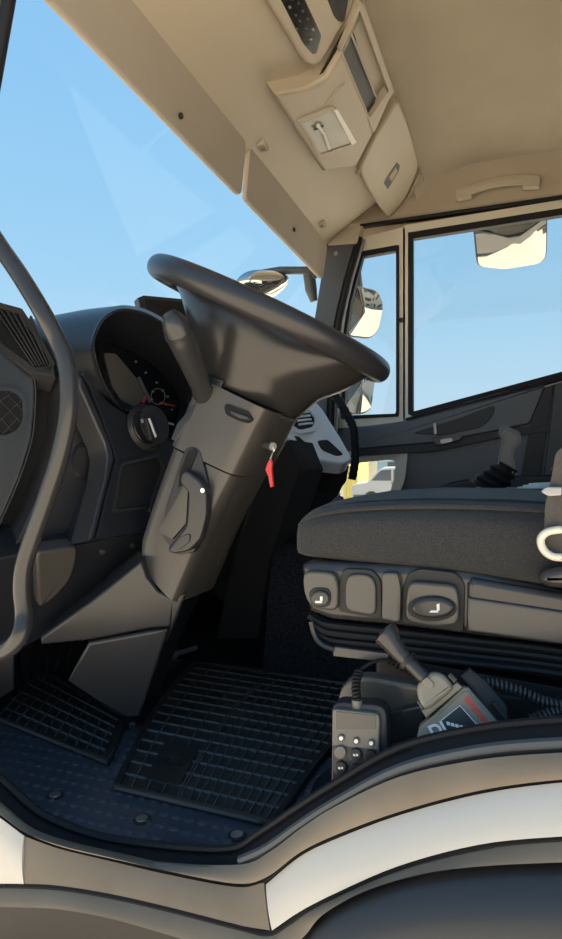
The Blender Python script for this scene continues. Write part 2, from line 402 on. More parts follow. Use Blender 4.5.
# near front pillar with door seal
a = atY(0, 88, 0.72); b = atY(15.5, 0, 0.72); dr = (b-a)/(b.z-a.z)
def nearp(z, dx, y): return Vector((a.x+dr.x*(z-a.z)+dx, y, z))
rows = [[nearp(z, dx, y) for dx, y in ((-0.002, 0.72), (-0.012, 0.70), (-0.05, 0.67), (-0.09, 0.68), (-0.10, 0.73), (-0.05, 0.755))] for z in (1.60, 1.85, 2.1, 2.4, 2.70)]
np_ = struct(skin('trim_5', rows, 'pillar', closed=True, capends=True), 'dark front pillar of the driver doorway', 'trim')
tube('door_seal', [nearp(z, -0.004, 0.712) for z in (1.60, 1.85, 2.1, 2.4, 2.70)], 0.010, 'rubber', np_)
tube('seal_bead', [nearp(z, -0.024, 0.692) for z in (1.60, 1.85, 2.1, 2.4, 2.70)], 0.005, 'steel', np_)

# far front pillar
PF = PY(2.50)
fp = struct(panel('trim_6', [(327, 238), (356, 238), (344, 280), (337, 310), (330, 345), (326, 432), (285, 432), (300, 372), (313, 326)], PF, 0.05, 'pillar', bevel=0.008), 'dark grey front pillar on the passenger side', 'trim')
disc('screw', PF(336, 254, 0.0), (0, -1, 0), 0.009, 0.003, 'steel', fp, bevel=0.001, seg=14)
panel('pillar_cap', [(320, 226), (362, 226), (357, 244), (328, 246)], PF, 0.05, 'tan', fp, bevel=0.006, off=0.004)
tube('door_seal', [PF(x, y, -0.012) for x, y in ((360, 238), (348, 280), (338, 325), (334, 360), (331, 432))], 0.012, 'rubber', fp)
tube('seal_bead', [PF(x, y, -0.024) for x, y in ((364, 240), (352, 280), (343, 320), (339, 360), (337, 432))], 0.006, 'steel', fp)

# passenger door with its panes
D = PY(2.56)
dn = empty('door_1', (0.1, 2.6, 1.1), 'closed passenger door with large window, small front pane and dark inner panel', 'door'); dn['kind'] = 'structure'
ring('frame', [(352, 241), (405, 227), (405, 424), (325, 430), (334, 340), (342, 290)], [(360, 252), (399, 245), (399, 417), (341, 420), (343, 336), (348, 300)], D, 0.05, 'cream', dn, N=120)
ring('vent_seal', [(360, 252), (399, 245), (399, 417), (341, 420), (343, 336), (348, 300)], [(363, 257), (396, 251), (396, 414), (345, 416), (346, 336), (351, 302)], D, 0.03, 'rubber', dn, off=0.006, N=120)
panel('vent_pane', [(359, 250), (400, 243), (400, 418), (340, 422), (342, 336), (347, 300)], D, 0.004, 'glass', dn, bevel=0, off=-0.012)
ring('window_frame', [(403, 226), (735, 172), (735, 334), (562, 381), (403, 424)], [(408, 233), (728, 182), (728, 331), (562, 377), (408, 418)], D, 0.05, 'cream', dn, N=120)
ring('window_seal', [(408, 233), (728, 182), (728, 331), (562, 377), (408, 418)], [(413, 239), (722, 190), (722, 328), (562, 372), (413, 412)], D, 0.03, 'rubber', dn, off=0.006, N=120)
panel('window_pane', [(406, 230), (730, 180), (730, 334), (562, 380), (406, 420)], D, 0.004, 'glass', dn, bevel=0, off=-0.012)
panel('door_stud', [(399, 318), (404, 318), (404, 323), (399, 323)], D, 0.004, 'black', dn, off=0.004, r=2, bevel=0.001)
# inner panel in the pieces around the low pane
panel('inner_panel', [(397, 424), (562, 381), (735, 334), (735, 690), (397, 690)], D, 0.05, 'doorp', dn, bevel=0.004)
panel('inner_panel', [(320, 430), (398, 424), (398, 456), (320, 466)], D, 0.05, 'doorp', dn, bevel=0.0)
panel('inner_panel', [(320, 506), (398, 506), (398, 690), (320, 690)], D, 0.05, 'doorp', dn, bevel=0.0)
ring('low_pane_frame', [(330, 466), (345, 452), (408, 447), (405, 480), (393, 508), (330, 512)], [(340, 470), (350, 464), (396, 460), (394, 482), (386, 501), (340, 504)], D, 0.05, 'cream', dn, off=0.02, ioff=0.0, N=80, r=6)
panel('low_pane', [(330, 462), (400, 456), (400, 508), (330, 508)], D, 0.004, 'glass', dn, bevel=0, off=-0.015)
panel('upper_trim', [(352, 450), (355, 428), (410, 420.5), (480, 402), (546, 385), (530, 424), (497, 431), (435, 443)], D, 0.03, 'doorp', dn, bevel=0.008, off=0.03, r=4)
panel('pull_recess', [(411, 434), (455, 420), (496, 405), (493, 417), (482, 428), (440, 436)], D, 0.01, 'doord', dn, bevel=0.003, off=0.033, r=6)
panel('trim_band', [(352, 457), (352, 450), (435, 443), (497, 431), (560, 424), (556, 431), (497, 439), (435, 452)], D, 0.02, 'doord', dn, bevel=0.003, off=0.022)
hd = panel('door_handle', [(431, 438), (457, 433), (463, 438), (459, 441), (438, 446), (434, 444)], D, 0.02, 'column', dn, bevel=0.004, off=0.05, r=3)
panel('handle_inset', [(440, 440), (452, 438), (453, 442), (441, 444.5)], D, 0.01, 'steel', hd, bevel=0.001, off=0.053, r=2)
panel('pull_tab', [(433, 424), (436, 423), (437, 434), (434, 435)], D, 0.015, 'steel', dn, bevel=0.002, off=0.045)
panel('edge_band', [(538, 388), (554, 384), (540, 480), (520, 480)], D, 0.02, 'doord', dn, bevel=0.003, off=0.02)
panel('rear_trim', [(555, 384), (640, 361), (640, 500), (541, 500)], D, 0.02, 'pillar', dn, bevel=0.01, off=0.03)
panel('armrest', [(428, 502), (436, 488), (456, 481), (500, 477), (590, 474), (590, 520), (430, 520)], D, 0.05, 'doord', dn, bevel=0.02, off=0.06, r=6)
tube('belt_seal', [D(x, y, 0.012) for x, y in ((406, 421), (480, 402), (562, 379.5), (735, 332))], 0.010, 'rubber', dn)
tube('belt_trim', [D(x, y, 0.020) for x, y in ((404, 423.5), (480, 404.5), (562, 382.5), (735, 335))], 0.004, 'steel', dn)

# ------------------------------------------------------------------ outside of the cab below the doorway
def ribbon(name, up_, yu, lo, yl, m, bulge=0.0, parent=None, thick=0.02):
    """solid strip between two matching pixel polylines that lie on planes y=yu and y=yl"""
    def world(pix, y):
        P = [atY(p[0], p[1], y) for p in pix]
        if pix[-1][0] >= 640: P += [Vector((0.36, y, P[-1].z)), Vector((0.62, y, P[-1].z))]      # the strip goes on past the frame
        if pix[0][0] <= -60: P = [Vector((-1.10, y, P[0].z+0.05)), Vector((-0.92, y, P[0].z+0.025))]+P
        return P
    A = catmull(world(up_, yu), 5); B = catmull(world(lo, yl), 5); secs_ = []
    for p, q in zip(A, B):
        f = [p.lerp(q, k/6)+Vector((0, -bulge*math.sin(PI*k/6)**0.7, 0)) for k in range(7)]
        secs_.append(f+[q+Vector((0, thick, 0)), p+Vector((0, thick, -0.9*thick))])
    return skin(name, secs_, m, parent, closed=True, capends=True, angle=60)
SEAL_T = [(-60, 742), (-20, 770), (0, 783), (25, 806), (50, 823), (100, 841), (170, 851), (230, 853), (258, 838), (300, 810), (335, 788), (400, 752), (480, 733), (562, 725), (650, 722)]
SEAL_B = [(-60, 762), (-20, 788), (0, 803), (25, 824), (50, 841), (100, 854), (170, 863), (240, 865), (270, 852), (302, 828), (337, 806), (400, 777), (480, 760), (562, 753), (650, 750)]
TAN_B = [(-60, 782), (-20, 802), (0, 815), (25, 833), (60, 846), (110, 858), (170, 872), (235, 884), (266, 878), (300, 853), (337, 835), (400, 812), (480, 791), (562, 780), (650, 776)]
sill = empty('door_sill', (-0.3, 0.68, 1.08), 'curved black rubber door seal over dusty tan sill edge of the doorway', 'door sill')
ribbon('seal', SEAL_T, 0.69, SEAL_B, 0.668, 'rubber', 0.005, sill)
tube('seal_lip', [p+Vector((0, 0.004, 0.003)) for p in catmull([atY(x, y, 0.69) for x, y in SEAL_T], 5)], 0.005, 'rubber', sill, seg=8)
ribbon('sill_edge', SEAL_B, 0.664, TAN_B, 0.652, 'clad', 0.003, sill, thick=0.012)
tube('scuff_bead', catmull([atY(x, y, 0.672) for x, y in ((240, 861), (268, 848), (302, 824), (337, 802), (400, 769), (480, 750), (562, 743), (650, 740))], 5), 0.0055, 'pillar', sill, seg=8)
tube('lower_bead', catmull([atY(x, y+2, 0.662) for x, y in TAN_B], 5), 0.004, 'gap', sill, seg=6)
tag(ribbon('sill_cladding', [(25, 837), (60, 849.5), (110, 861.5), (170, 875.5), (236, 887.5), (264, 883)], 0.657, [(25, 885), (60, 887), (110, 895), (170, 908), (236, 925), (270, 931)], 0.640, 'clad', 0.002), 'dusty brown-grey plastic cladding below the door sill', 'cladding')
tag(ribbon('corner_moulding', [(-60, 788), (-20, 806), (0, 818.5), (24, 836.5)], 0.655, [(-60, 883), (-20, 884), (0, 884.5), (24, 885)], 0.640, 'white', 0.004), 'short white painted panel ahead of the sill cladding', 'body panel')
tag(ribbon('fender', [(266, 885), (300, 857), (337, 839), (400, 815.5), (480, 794.5), (562, 783), (650, 779)], 0.657, [(272, 931), (300, 912), (337, 893), (400, 866), (480, 845), (562, 837), (650, 834)], 0.635, 'white', 0.003), 'white painted wheel arch panel sweeping up behind the cladding', 'body panel')
LIP_T = [(-60, 886), (-20, 887), (25, 887.5), (60, 889.5), (110, 897.5), (170, 911), (236, 928), (268, 935), (285, 927), (305, 913), (337, 896.5), (400, 869.5), (480, 848.5), (562, 840), (650, 837)]
LIP_B = [(-60, 906), (-20, 907), (25, 908), (60, 910), (110, 919), (170, 936), (236, 956), (275, 957), (303, 938), (322, 916), (362, 893), (420, 875), (480, 867), (562, 863), (650, 862)]
lip = tag(ribbon('arch_trim', LIP_T, 0.640, LIP_B, 0.625, 'clad', 0.002), 'dusty brown plastic lip under the white wheel arch and cladding', 'trim strip')
tube('trim_bead', catmull([atY(x, y-1, 0.641) for x, y in LIP_T], 5), 0.0035, 'gap', lip, seg=6)
# dark flare inside the arch and step well
A = prow([(285, 975), (303, 940), (322, 917), (362, 894), (420, 876), (480, 868), (562, 864), (650, 863)], 0.635, 40)
A = resample(catmull(A[::4]+[Vector((0.36, 0.635, A[-1].z)), Vector((0.62, 0.635, A[-1].z-0.05))], 4), 44)
rows = []
for k, (dz, y) in enumerate(((0, 0.64), (-0.006, 0.62), (-0.03, 0.60), (-0.08, 0.59), (-0.16, 0.60), (-0.26, 0.63), (-0.34, 0.66))):
    rows.append([Vector((p.x+(0.15-p.x)*(-dz)*0.5, y, p.z+dz)) for p in A])
tag(skin('wheel_arch_liner', rows, 'liner', thick=(0, 0.012, 0)), 'smooth black wheel arch flare below the brown lip', 'wheel arch')
wl = empty('truck_tyre', (0.22, 0.85, 0.0), 'black front tyre on steel rim under the cab', 'wheel')
bm = bmesh.new(); prf = [(0.29, -0.10), (0.31, -0.135), (0.40, -0.15), (0.46, -0.135), (0.48, -0.11), (0.485, 0), (0.48, 0.11), (0.46, 0.135), (0.40, 0.15), (0.31, 0.135), (0.29, 0.10)]
rg = [[bm.verts.new((0.22+r*math.cos(a_), 0.88+y, 0.485+r*math.sin(a_))) for r, y in prf] for a_ in [2*PI*k/48 for k in range(48)]]
for k in range(48):
    for i in range(len(prf)-1): bm.faces.new((rg[k][i], rg[k][i+1], rg[(k+1) % 48][i+1], rg[(k+1) % 48][i]))
frombm('tyre', bm, 'tyre', wl)
disc('rim', (0.22, 0.82, 0.485), (0, -1, 0), 0.29, 0.02, 'steel', wl, bevel=0.01, seg=40)
stp = empty('entry_step', (-0.55, 0.75, 0.6), 'black plastic entry step box below the doorway', 'step')
box('step_well', -1.1, -0.32, 0.80, 1.0, 0.40, 1.03, 'black', stp, bevel=0.01)
box('step_tread', -0.95, -0.42, 0.66, 0.80, 0.62, 0.66, 'black', stp, bevel=0.01)

# ------------------------------------------------------------------ overhead console
oc = empty('overhead_console', (-0.5, 1.9, 2.65), 'beige moulded overhead console with lamp, shelf and storage hatch', 'console')
panel('radio_surround', [(205, -120), (262, -6), (305, 64), (313, 68), (322, 64), (352, 12), (362, -20), (310, -120)], S, 0.06, 'tan', oc, bevel=0.012, off=0.030, segs=3)
rd = panel('radio_unit', [(232, -100), (279, -3), (303, 44), (313, 56), (317, 54), (322, 36), (304, -3), (268, -80)], S, 0.03, 'gloss', oc, bevel=0.003, off=0.032, r=4)
rd['label'] = 'black radio unit with small buttons'
for k, (px, py) in enumerate(((290, 8), (296, 16), (300, 22), (306, 30), (311, 40), (299, 4), (303, 12), (308, 20), (313, 30), (308, 44), (292, 0), (297, 30))):
    panel('button', [(px-1.4, py-1.0), (px+1.0, py-1.4), (px+1.7, py+1.0), (px-0.7, py+1.4)], S, 0.004, 'pillar' if k % 4 else 'steel', rd, bevel=0.0006, off=0.0345)
panel('tachograph', [(300, -80), (327, -3), (335, 19), (341, 24), (345, 22), (350, -4), (346, -80)], S, 0.03, 'black', oc, bevel=0.004, off=0.034, r=4)
pts = catmull([S(x, y, 0.018) for x, y in ((374, -60), (364, -8), (357, 14), (346, 42), (328, 72), (310, 88), (290, 93))], 6)
tube('console_groove', pts, 0.009, 'tandark', oc, seg=8)
# lamp block with the shelf beside it
panel('lamp_block', [(275, 96), (307, 89), (327, 78), (343, 52), (369, 113), (375, 133), (357, 168), (324, 173)], S, 0.09, 'tan', oc, bevel=0.014, off=0.048, segs=3)
panel('block_shoulder', [(310, 87), (330, 75), (346, 44), (360, 5), (366, -20), (372, -20), (362, 12), (350, 40), (344, 56), (330, 84)], S, 0.07, 'tan', oc, bevel=0.008, off=0.03)
ring('lamp_bezel', [(298, 121), (334, 107), (355, 147), (320, 158)], [(301, 123), (332, 111), (352, 145), (321, 155)], S, 0.02, 'tan', oc, off=0.053, N=48)
lb = panel('lamp_lens', [(301, 123), (332, 111), (352, 145), (321, 155)], S, 0.01, 'lampdark', oc, bevel=0.001, off=0.0495)
lb['label'] = 'clear roof lamp lens'
panel('bulb_tube', [(334, 111), (338, 110), (357, 143), (352, 146)], S, 0.01, 'lens', oc, bevel=0.002, off=0.055)
tube('lamp_bulb', [S(x, y, 0.055) for x, y in ((318, 126), (324, 134), (329, 149))], 0.006, 'lens', lb, seg=8)
tube('bulb_holder', [S(x, y, 0.055) for x, y in ((314, 130), (323, 126))], 0.004, 'chrome', lb, seg=8)
bm = bmesh.new()
A = [S(x, y, 0.052) for x, y in ((326, 106), (334, 94), (345, 84), (337, 100))]; 
add_prism(bm, A, S.n*-0.02, 0.004)
frombm('moulded_rib', bm, 'tan', oc)
ring('shelf_frame', [(359, 6), (364, 4), (394, 92), (388, 102), (374, 134), (340, 52)], [(357, 18), (360, 11), (389, 92), (385, 97), (370, 119), (342, 51)], S, 0.07, 'tan', oc, off=0.045, N=72)
panel('shelf_back', [(353, 30), (360, 10), (390, 93), (372, 97)], S, 0.02, 'tan', oc, bevel=0, off=0.02)
panel('shelf_floor', [(351, 33), (376, 96), (371, 122), (340, 52)], S, 0.02, 'pillar', oc, bevel=0, off=0.028)
tube('shelf_lip', [S(x, y, 0.040) for x, y in ((351, 33), (376, 97))], 0.003, 'tan', oc, seg=8)
ht = panel('storage_hatch', [(359, 172), (375, 138), (399, 100), (410, 128), (420, 166), (408, 195), (390, 221), (374, 200)], S, 0.07, 'tan', oc, bevel=0.009, off=0.040, r=8, segs=3)
panel('hatch_slot', [(397, 163), (400, 166), (399, 172), (388, 190), (384, 184), (386, 179)], S, 0.012, 'pillar', ht, bevel=0.002, off=0.0415)
panel('hatch_latch', [(396, 168), (398, 172), (392, 182), (389, 178)], S, 0.012, 'tandark', ht, bevel=0.002, off=0.044)
panel('end_cap', [(392, 223), (409, 197), (422, 170), (426, 183), (423, 197), (411, 213), (402, 220)], S, 0.07, 'tan', oc, bevel=0.008, off=0.034, r=4, segs=3)
pts = catmull([S(x, y, 0.026) for x, y in ((400, 106), (386, 124), (370, 150), (357, 174))], 5)
tube('hatch_gap', pts, 0.007, 'tandark', oc, seg=8)

# ------------------------------------------------------------------ sun visors
def visor(y0, y1, lab, far):
    e = empty('sun_visor', (-0.70, (y0+y1)/2, 2.56), lab, 'sun visor', 'sun visors along the windscreen header')
    zt, zb = 2.548, 2.390; x0 = -0.705
    o2 = fillet([(y0, zt), (y1, zt-0.005 if not far else zt-0.015), (y1-0.02 if far else y1, zb-0.006), (y0, zb)], 0.025, 5)
    prism('visor_board', [Vector((x0-(zt-z)*0.10, y, z)) for y, z in o2], (-0.018, 0, 0.0), 'visor', e, bevel=0.006, allb=True)
    tube('pivot_rod', [(x0-0.008, y0+0.01, zt+0.004), (x0-0.008, y1-0.02, zt+0.002)], 0.005, 'tandark', e, seg=8)
    for yy in ((y0+0.035, y1-0.16) if far else (y0+0.05, )):
        c = box('mounting_clip', x0-0.02, x0+0.035, yy-0.02, yy+0.02, zt-0.002, zt+0.018, 'tan', e, bevel=0.006)
        disc('clip_screw', (x0+0.022, yy, zt-0.002), (0, 0, -1), 0.007, 0.003, 'steel', c, seg=12)
    ym, zm = (1.24, 2.42) if not far else (2.03, 2.447)
    disc('visor_pin', (x0-0.012, ym, zm), (1, 0, 0), 0.007, 0.006, 'black', e, seg=12)
visor(0.74, 1.600, 'beige vinyl sun visor folded down on the driver side of the windscreen', False)
visor(1.628, 2.435, 'beige vinyl sun visor folded down beside the passenger pillar', True)

# ceiling grab handle
gh = empty('ceiling_handle', (0.0, 2.5, 2.71), 'beige strap grab handle on the roof rail above passenger window', 'grab handle')
G = PY(2.50)
pts = catmull([G(x, y) for x, y in ((456, 195), (470, 192), (484, 188), (502, 184), (522, 182), (538, 182))], 5)
bm = bmesh.new()
fr = [(p, 0.017) for p in pts]
rows = [[p+Vector((0, dy-0.012*math.sin(PI*i/(len(pts)-1)), dz*hh)) for dy, dz in ((-0.012, -1), (-0.016, 0), (-0.012, 1), (0.0, 1), (0.0, -1))] for i, (p, hh) in enumerate(fr)]
skin('strap', rows, 'tan', gh, closed=True, capends=True, angle=60)
for q in ([(455, 190), (471, 187), (472, 197), (456, 200)], [(522, 177), (540, 176), (540, 187), (523, 188)]):
    panel('end_cover', q, G, 0.025, 'tan', gh, bevel=0.004, off=0.018, r=2)

# ------------------------------------------------------------------ dashboard
da = empty('dashboard', (-0.95, 1.6, 1.45), 'black moulded dashboard with instrument hood, vents and silver centre trim', 'dashboard')
D1 = Plane(atX(15, 420, -0.82), (0.80, -0.60, 0.05))
D2 = Plane(atX(75, 440, -0.76), (0.94, -0.34, 0.0))
D3 = Plane(atX(130, 420, -0.69), (0.95, -0.22, 0.20))
rows = []
for y, xf, zt in ((0.74, -0.98, 1.86), (0.84, -0.94, 1.872), (0.95, -0.88, 1.872), (1.2, -0.84, 1.872), (1.45, -0.78, 1.86), (1.9, -0.74, 1.85), (2.2, -0.76, 1.84), (2.50, -0.80, 1.82)):
    rows.append([Vector((x, y, z)) for x, z in ((-1.215, 1.80), (-1.18, zt-0.02), (xf-0.10, zt), (xf-0.03, zt-0.012), (xf, zt-0.05), (xf, 1.62), (xf-0.02, 1.50), (xf-0.10, 1.44), (-1.215, 1.42))])
skin('dash_body', rows, 'dash', da, closed=True, capends=True)
# near end: demister vent and speaker panel
panel('end_panel', [(-70, 300), (0, 346), (32, 372), (35.5, 385), (35.5, 405), (32, 440), (20, 478), (0, 524), (-30, 580), (-120, 580), (-120, 300)], D1, 0.10, 'dash2', da, bevel=0.006)
ring('grille_surround', [(-24, 386), (0, 387), (16, 388), (26, 397), (27, 420), (21, 434), (8, 440), (-24, 438)], [(-22, 391), (0, 391), (13, 392), (22, 400), (23, 419), (18, 430), (6, 436), (-22, 434)], D1, 0.01, 'dash2', da, off=0.006, r=5, N=60)
g = panel('speaker_grille', [(-22, 391), (0, 391), (13, 392), (22, 400), (23, 419), (18, 430), (6, 436), (-22, 434)], D1, 0.004, 'gap', da, bevel=0, off=0.001, r=5)
bm = bmesh.new()
for x0, y0, x1, y1 in ((-20, 396, 14, 433), (-8, 392, 21, 423), (4, 391, 23, 411), (-20, 410, 4, 435), (-20, 424, -8, 436), (12, 392, -20, 420), (22, 400, -14, 434), (23, 413, 2, 435), (0, 391, -20, 408)):
    add_tube(bm, [D1(x0, y0, 0.003), D1(x1, y1, 0.003)], 0.0009, 5)
frombm('grille_mesh', bm, 'dash2', g)
V1 = Plane(D1(20, 345), (0.72, -0.50, 0.42))
panel('demister_vent', [(-40, 290), (0, 305), (20, 310), (36, 333), (53, 363), (50, 370), (33, 371), (0, 344), (-40, 318)], V1, 0.06, 'gap', da, bevel=0.003, off=-0.004)
ring('vent_rim', [(-44, 286), (0, 303), (22, 309), (38, 333), (55, 364), (50, 372), (32, 373), (-44, 318)], [(-38, 293), (0, 309), (18, 314), (34, 337), (50, 363), (47, 367), (34, 368), (-38, 314)], V1, 0.008, 'dash2', da, N=90)
for k in range(7):
    a0 = (-6+6.0*k, 309+1.2*k); b0 = (33+2.8*k, 367-0.4*k)
    prism('vent_slat', [V1(a0[0], a0[1], 0.002), V1(b0[0], b0[1], 0.002), V1(b0[0]+1.3, b0[1]-0.6, 0.002), V1(a0[0]+1.8, a0[1], 0.002)], V1.n*-0.012, 'dash2', da)
panel('vent_cover', [(53, 364), (56, 378), (35, 373), (33, 371)], V1, 0.05, 'dash2', da, bevel=0.003)
# recess between end panel and side panel
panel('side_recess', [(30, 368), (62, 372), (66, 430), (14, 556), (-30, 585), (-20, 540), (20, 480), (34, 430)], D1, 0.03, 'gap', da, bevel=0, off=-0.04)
panel('side_panel', [(62, 375), (84, 412), (100.5, 448), (100, 462), (92, 505), (78, 546), (12, 554), (38, 498), (59, 436)], D2, 0.10, 'dash2', da, bevel=0.005)
vk = disc('air_nozzle', D2(84, 462, 0.0), D2.n, 0.036, 0.006, 'dash', da, bevel=0.003, seg=32, up=(0, 0, 1), sy=0.75)
disc('nozzle_dial', D2(83, 462, 0.006), D2.n, 0.029, 0.004, 'black', vk, bevel=0.002, seg=32, up=(0, 0, 1), sy=0.75)
tube('panel_edge_glint', catmull([D2(x, y, 0.001) for x, y in ((60, 434), (50, 468), (38, 498), (24, 528), (12, 554))], 5), 0.0017, 'rail', da, seg=8)  # thin tube added to draw the bevel highlight on the side panel edge
tube('panel_edge_glint', catmull([D1(x, y, 0.001) for x, y in ((33, 374), (35.5, 388), (35, 412), (32, 440), (20, 478), (0, 524))], 5), 0.0015, 'rail', da, seg=8)  # added highlight line down the end panel's right edge
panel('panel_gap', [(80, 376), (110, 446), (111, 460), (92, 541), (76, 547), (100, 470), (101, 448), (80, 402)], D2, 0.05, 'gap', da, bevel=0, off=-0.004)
# binnacle panel with its pale edge strip
panel('edge_strip', [(80, 376), (84, 380), (112, 446), (114, 460), (104, 500), (95, 538), (89, 541), (105, 478), (107.5, 456), (105, 444), (80, 388)], D3, 0.05, 'dash2', da, bevel=0.004, off=0.006, segs=3)
panel('binnacle_panel', [(86, 350), (92, 372), (100, 392), (112, 404), (128, 414), (160, 432), (188, 442), (180, 470), (168, 515), (160, 531), (96, 540), (106, 496), (116, 461), (112, 446), (90, 388), (82, 374)], D3, 0.09, 'dash', da, bevel=0.006)
panel('cubby', [(123, 466), (158, 458), (163, 466), (150, 506), (116, 510)], D3, 0.02, 'gap', da, bevel=0.002, off=0.002, r=3)
ring('cubby_rim', [(121, 463), (160, 454), (166, 466), (152, 509), (113, 513)], [(123, 466), (158, 458), (163, 466), (150, 506), (116, 510)], D3, 0.012, 'dash2', da, off=0.006, N=60, r=3)
panel('seam_strip', [(166, 460), (168, 462), (155, 505), (151, 512), (150, 509)], D3, 0.01, 'dash2', da, bevel=0.001, off=0.008)
# rotary light switch
sw = disc('light_switch', D3(146, 428, 0.004), D3.n, 0.048, 0.026, 'dash2', da, bevel=0.005, seg=40, up=(0, 0, 1), sy=1.0, rtop=0.038)
disc('switch_face', D3(146, 428, 0.0245), D3.n, 0.034, 0.005, 'gloss', sw, bevel=0.002, seg=36)
panel('switch_grip', [(146, 417), (150, 416), (158, 437), (156, 441), (152, 440)], D3, 0.02, 'black', sw, bevel=0.003, off=0.040, r=2)
panel('switch_mark', [(148.5, 419), (150, 418.5), (157, 437), (155.5, 438)], D3, 0.004, 'whiteink', sw, bevel=0, off=0.0412)
panel('switch_mark', [(141, 420), (143.5, 419), (144, 423), (141.5, 423.5)], D3, 0.003, 'greyink', sw, bevel=0, off=0.0305)
# instrument hood
RIM = [(94, 352), (95.5, 336), (103, 321), (114, 313), (126, 310.5), (146, 315), (166, 327), (188, 346), (204, 372), (204, 405), (192, 436), (178, 438), (156, 428), (132, 413), (116, 402), (104, 384)]
CLU = [(97, 360), (98, 350), (101, 345), (107, 343), (118, 346), (135, 354), (152, 365), (168, 382), (180, 400), (184, 418), (180, 437), (174, 437), (156, 429), (134, 414), (119, 403), (107, 386)]
N = 72
R3 = catmull([Vector((x, y, 0)) for x, y in RIM], 5, True); C3 = catmull([Vector((x, y, 0)) for x, y in CLU], 5, True)
R_ = resample(R3, N, True); C_ = resample(C3, N, True)
cen = Vector((140, 372, 0))
O_ = [p+(p-cen).normalized()*(5.0 if p.y < 395 else 1.5) for p in R_]
B_ = [p+(p-cen).normalized()*(9 if p.y < 400 else 2) for p in R_]
row0 = [D3(p.x, p.y, -0.065) for p in C_]
ho = lambda p: 0.002+0.040*max(0.0, min(1.0, (405-p.y)/50))
row1 = [D3(p.x, p.y, ho(p)) for p in R_]
row1b = [D3(p.x, p.y, ho(p)+0.005) for p in [p+(p-cen).normalized()*1.6 for p in R_]]
row2 = [D3(p.x, p.y, ho(p)-0.006) for p in O_]
row3 = [q+Vector((-0.08, 0, 0)) for q in row2]
row4 = [q+Vector((-0.24, 0, -0.01)) for q in row2]
skin('instrument_hood', [row1, row1b, row2, row3, row4], 'dash', da, closed=True, angle=60)
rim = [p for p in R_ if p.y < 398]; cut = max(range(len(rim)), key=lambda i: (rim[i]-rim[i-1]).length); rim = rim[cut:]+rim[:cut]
tube('hood_rim_line', [D3(p.x, p.y, ho(p)+0.0045) for p in rim], 0.0013, 'rail', da, seg=6)  # thin paler tube along the upper hood rim
skin('hood_lining', [row0, row1], 'dash', da, closed=True)
ic = prism('instrument_cluster', [D3(p.x, p.y, -0.064) for p in C_], D3.n*-0.02, 'glow', da)
IC = lambda x, y, o=0.0: D3(x, y, -0.063+o)
class PLo:
    def __init__(s, base, o): s.b = base; s.o = o; s.n = base.n
    def __call__(s, x, y, off=0.0): return s.b(x, y, s.o+off)
PI_ = PLo(D3, -0.0635)
panel('display_screen', [(104, 353), (116, 354), (137, 379), (146, 398), (136, 408), (122, 401), (112, 385)], PI_, 0.004, 'screen', ic, bevel=0.001, off=0.002, r=3)
panel('display_edge', [(138, 378), (140, 377), (152, 402), (150, 403)], PI_, 0.004, 'strip', ic, bevel=0, off=0.003)
tube('dial_ring', [IC(158+7*math.cos(a_), 397+8*math.sin(a_), 0.003) for a_ in [2*PI*k/24 for k in range(25)]], 0.0007, 'greyink', ic, seg=5)
for px, py in ((136, 362), (146, 373), (157, 383), (168, 397), (172, 410), (163, 391), (166, 405), (153, 392), (152, 400), (155, 409)):
    panel('dial_mark', [(px-0.9, py-0.9), (px+0.9, py-0.7), (px+0.9, py+0.9), (px-0.9, py+0.7)], PI_, 0.001, 'greyink', ic, bevel=0, off=0.002)
panel('needle', [(160, 402), (175, 406), (175, 407.5), (160, 404)], PI_, 0.001, 'redink', ic, bevel=0, off=0.003)
panel('needle', [(142, 402), (146, 396), (147, 398), (144, 404)], PI_, 0.001, 'redink', ic, bevel=0, off=0.003)
panel('legend_line', [(162, 421), (174, 424), (174, 426), (162, 423)], PI_, 0.001, 'whiteink', ic, bevel=0, off=0.003)
# knee panels under the binnacle
K = Plane(atX(100, 545, -0.71), (0.78, -0.36, -0.42))
panel('knee_panel', [(-30, 566), (12, 556), (88, 544), (142, 532), (150, 540), (150, 566), (132, 572), (92, 602), (40, 640), (-30, 676)], K, 0.10, 'dash', da, bevel=0.005)
panel('knee_cover', [(36, 553), (78, 547), (77, 562), (70, 582), (56, 598), (39, 610)], K, 0.03, 'column', da, bevel=0.006, off=0.02, r=4, segs=3)
for px, py in ((102, 552), (132, 546)):
    disc('screw', K(px, py, 0.0), K.n, 0.005, 0.003, 'steel', da, seg=12)
panel('kick_panel', [(-60, 558), (13, 556), (15, 690), (-60, 740)], Plane(atX(5, 600, -0.93), (0.6, -0.8, 0)), 0.05, 'dash', da, bevel=0.006)
KG = Plane(atX(60, 660, -1.02), (0.9, -0.4, 0))
gr = panel('foot_vent', [(28, 652), (34, 640), (50, 634), (86, 636), (70, 700), (28, 690)], KG, 0.03, 'gap', da, bevel=0)
for k in range(5):
    x0 = 40+k*10; panel('vent_bar', [(x0+4, 634), (x0+6, 634), (x0-6, 690), (x0-8, 690)], KG, 0.012, 'dash2', gr, bevel=0, off=0.006)
panel('vent_bar', [(28, 660), (80, 656), (80, 659), (28, 663)], KG, 0.012, 'dash2', gr, bevel=0, off=0.006)
ring('foot_vent_rim', [(26, 650), (32, 637), (50, 631), (90, 633), (74, 704), (26, 694)], [(30, 653), (35, 642), (51, 637), (84, 638), (69, 697), (30, 688)], KG, 0.03, 'dash', da, off=0.008, N=60)

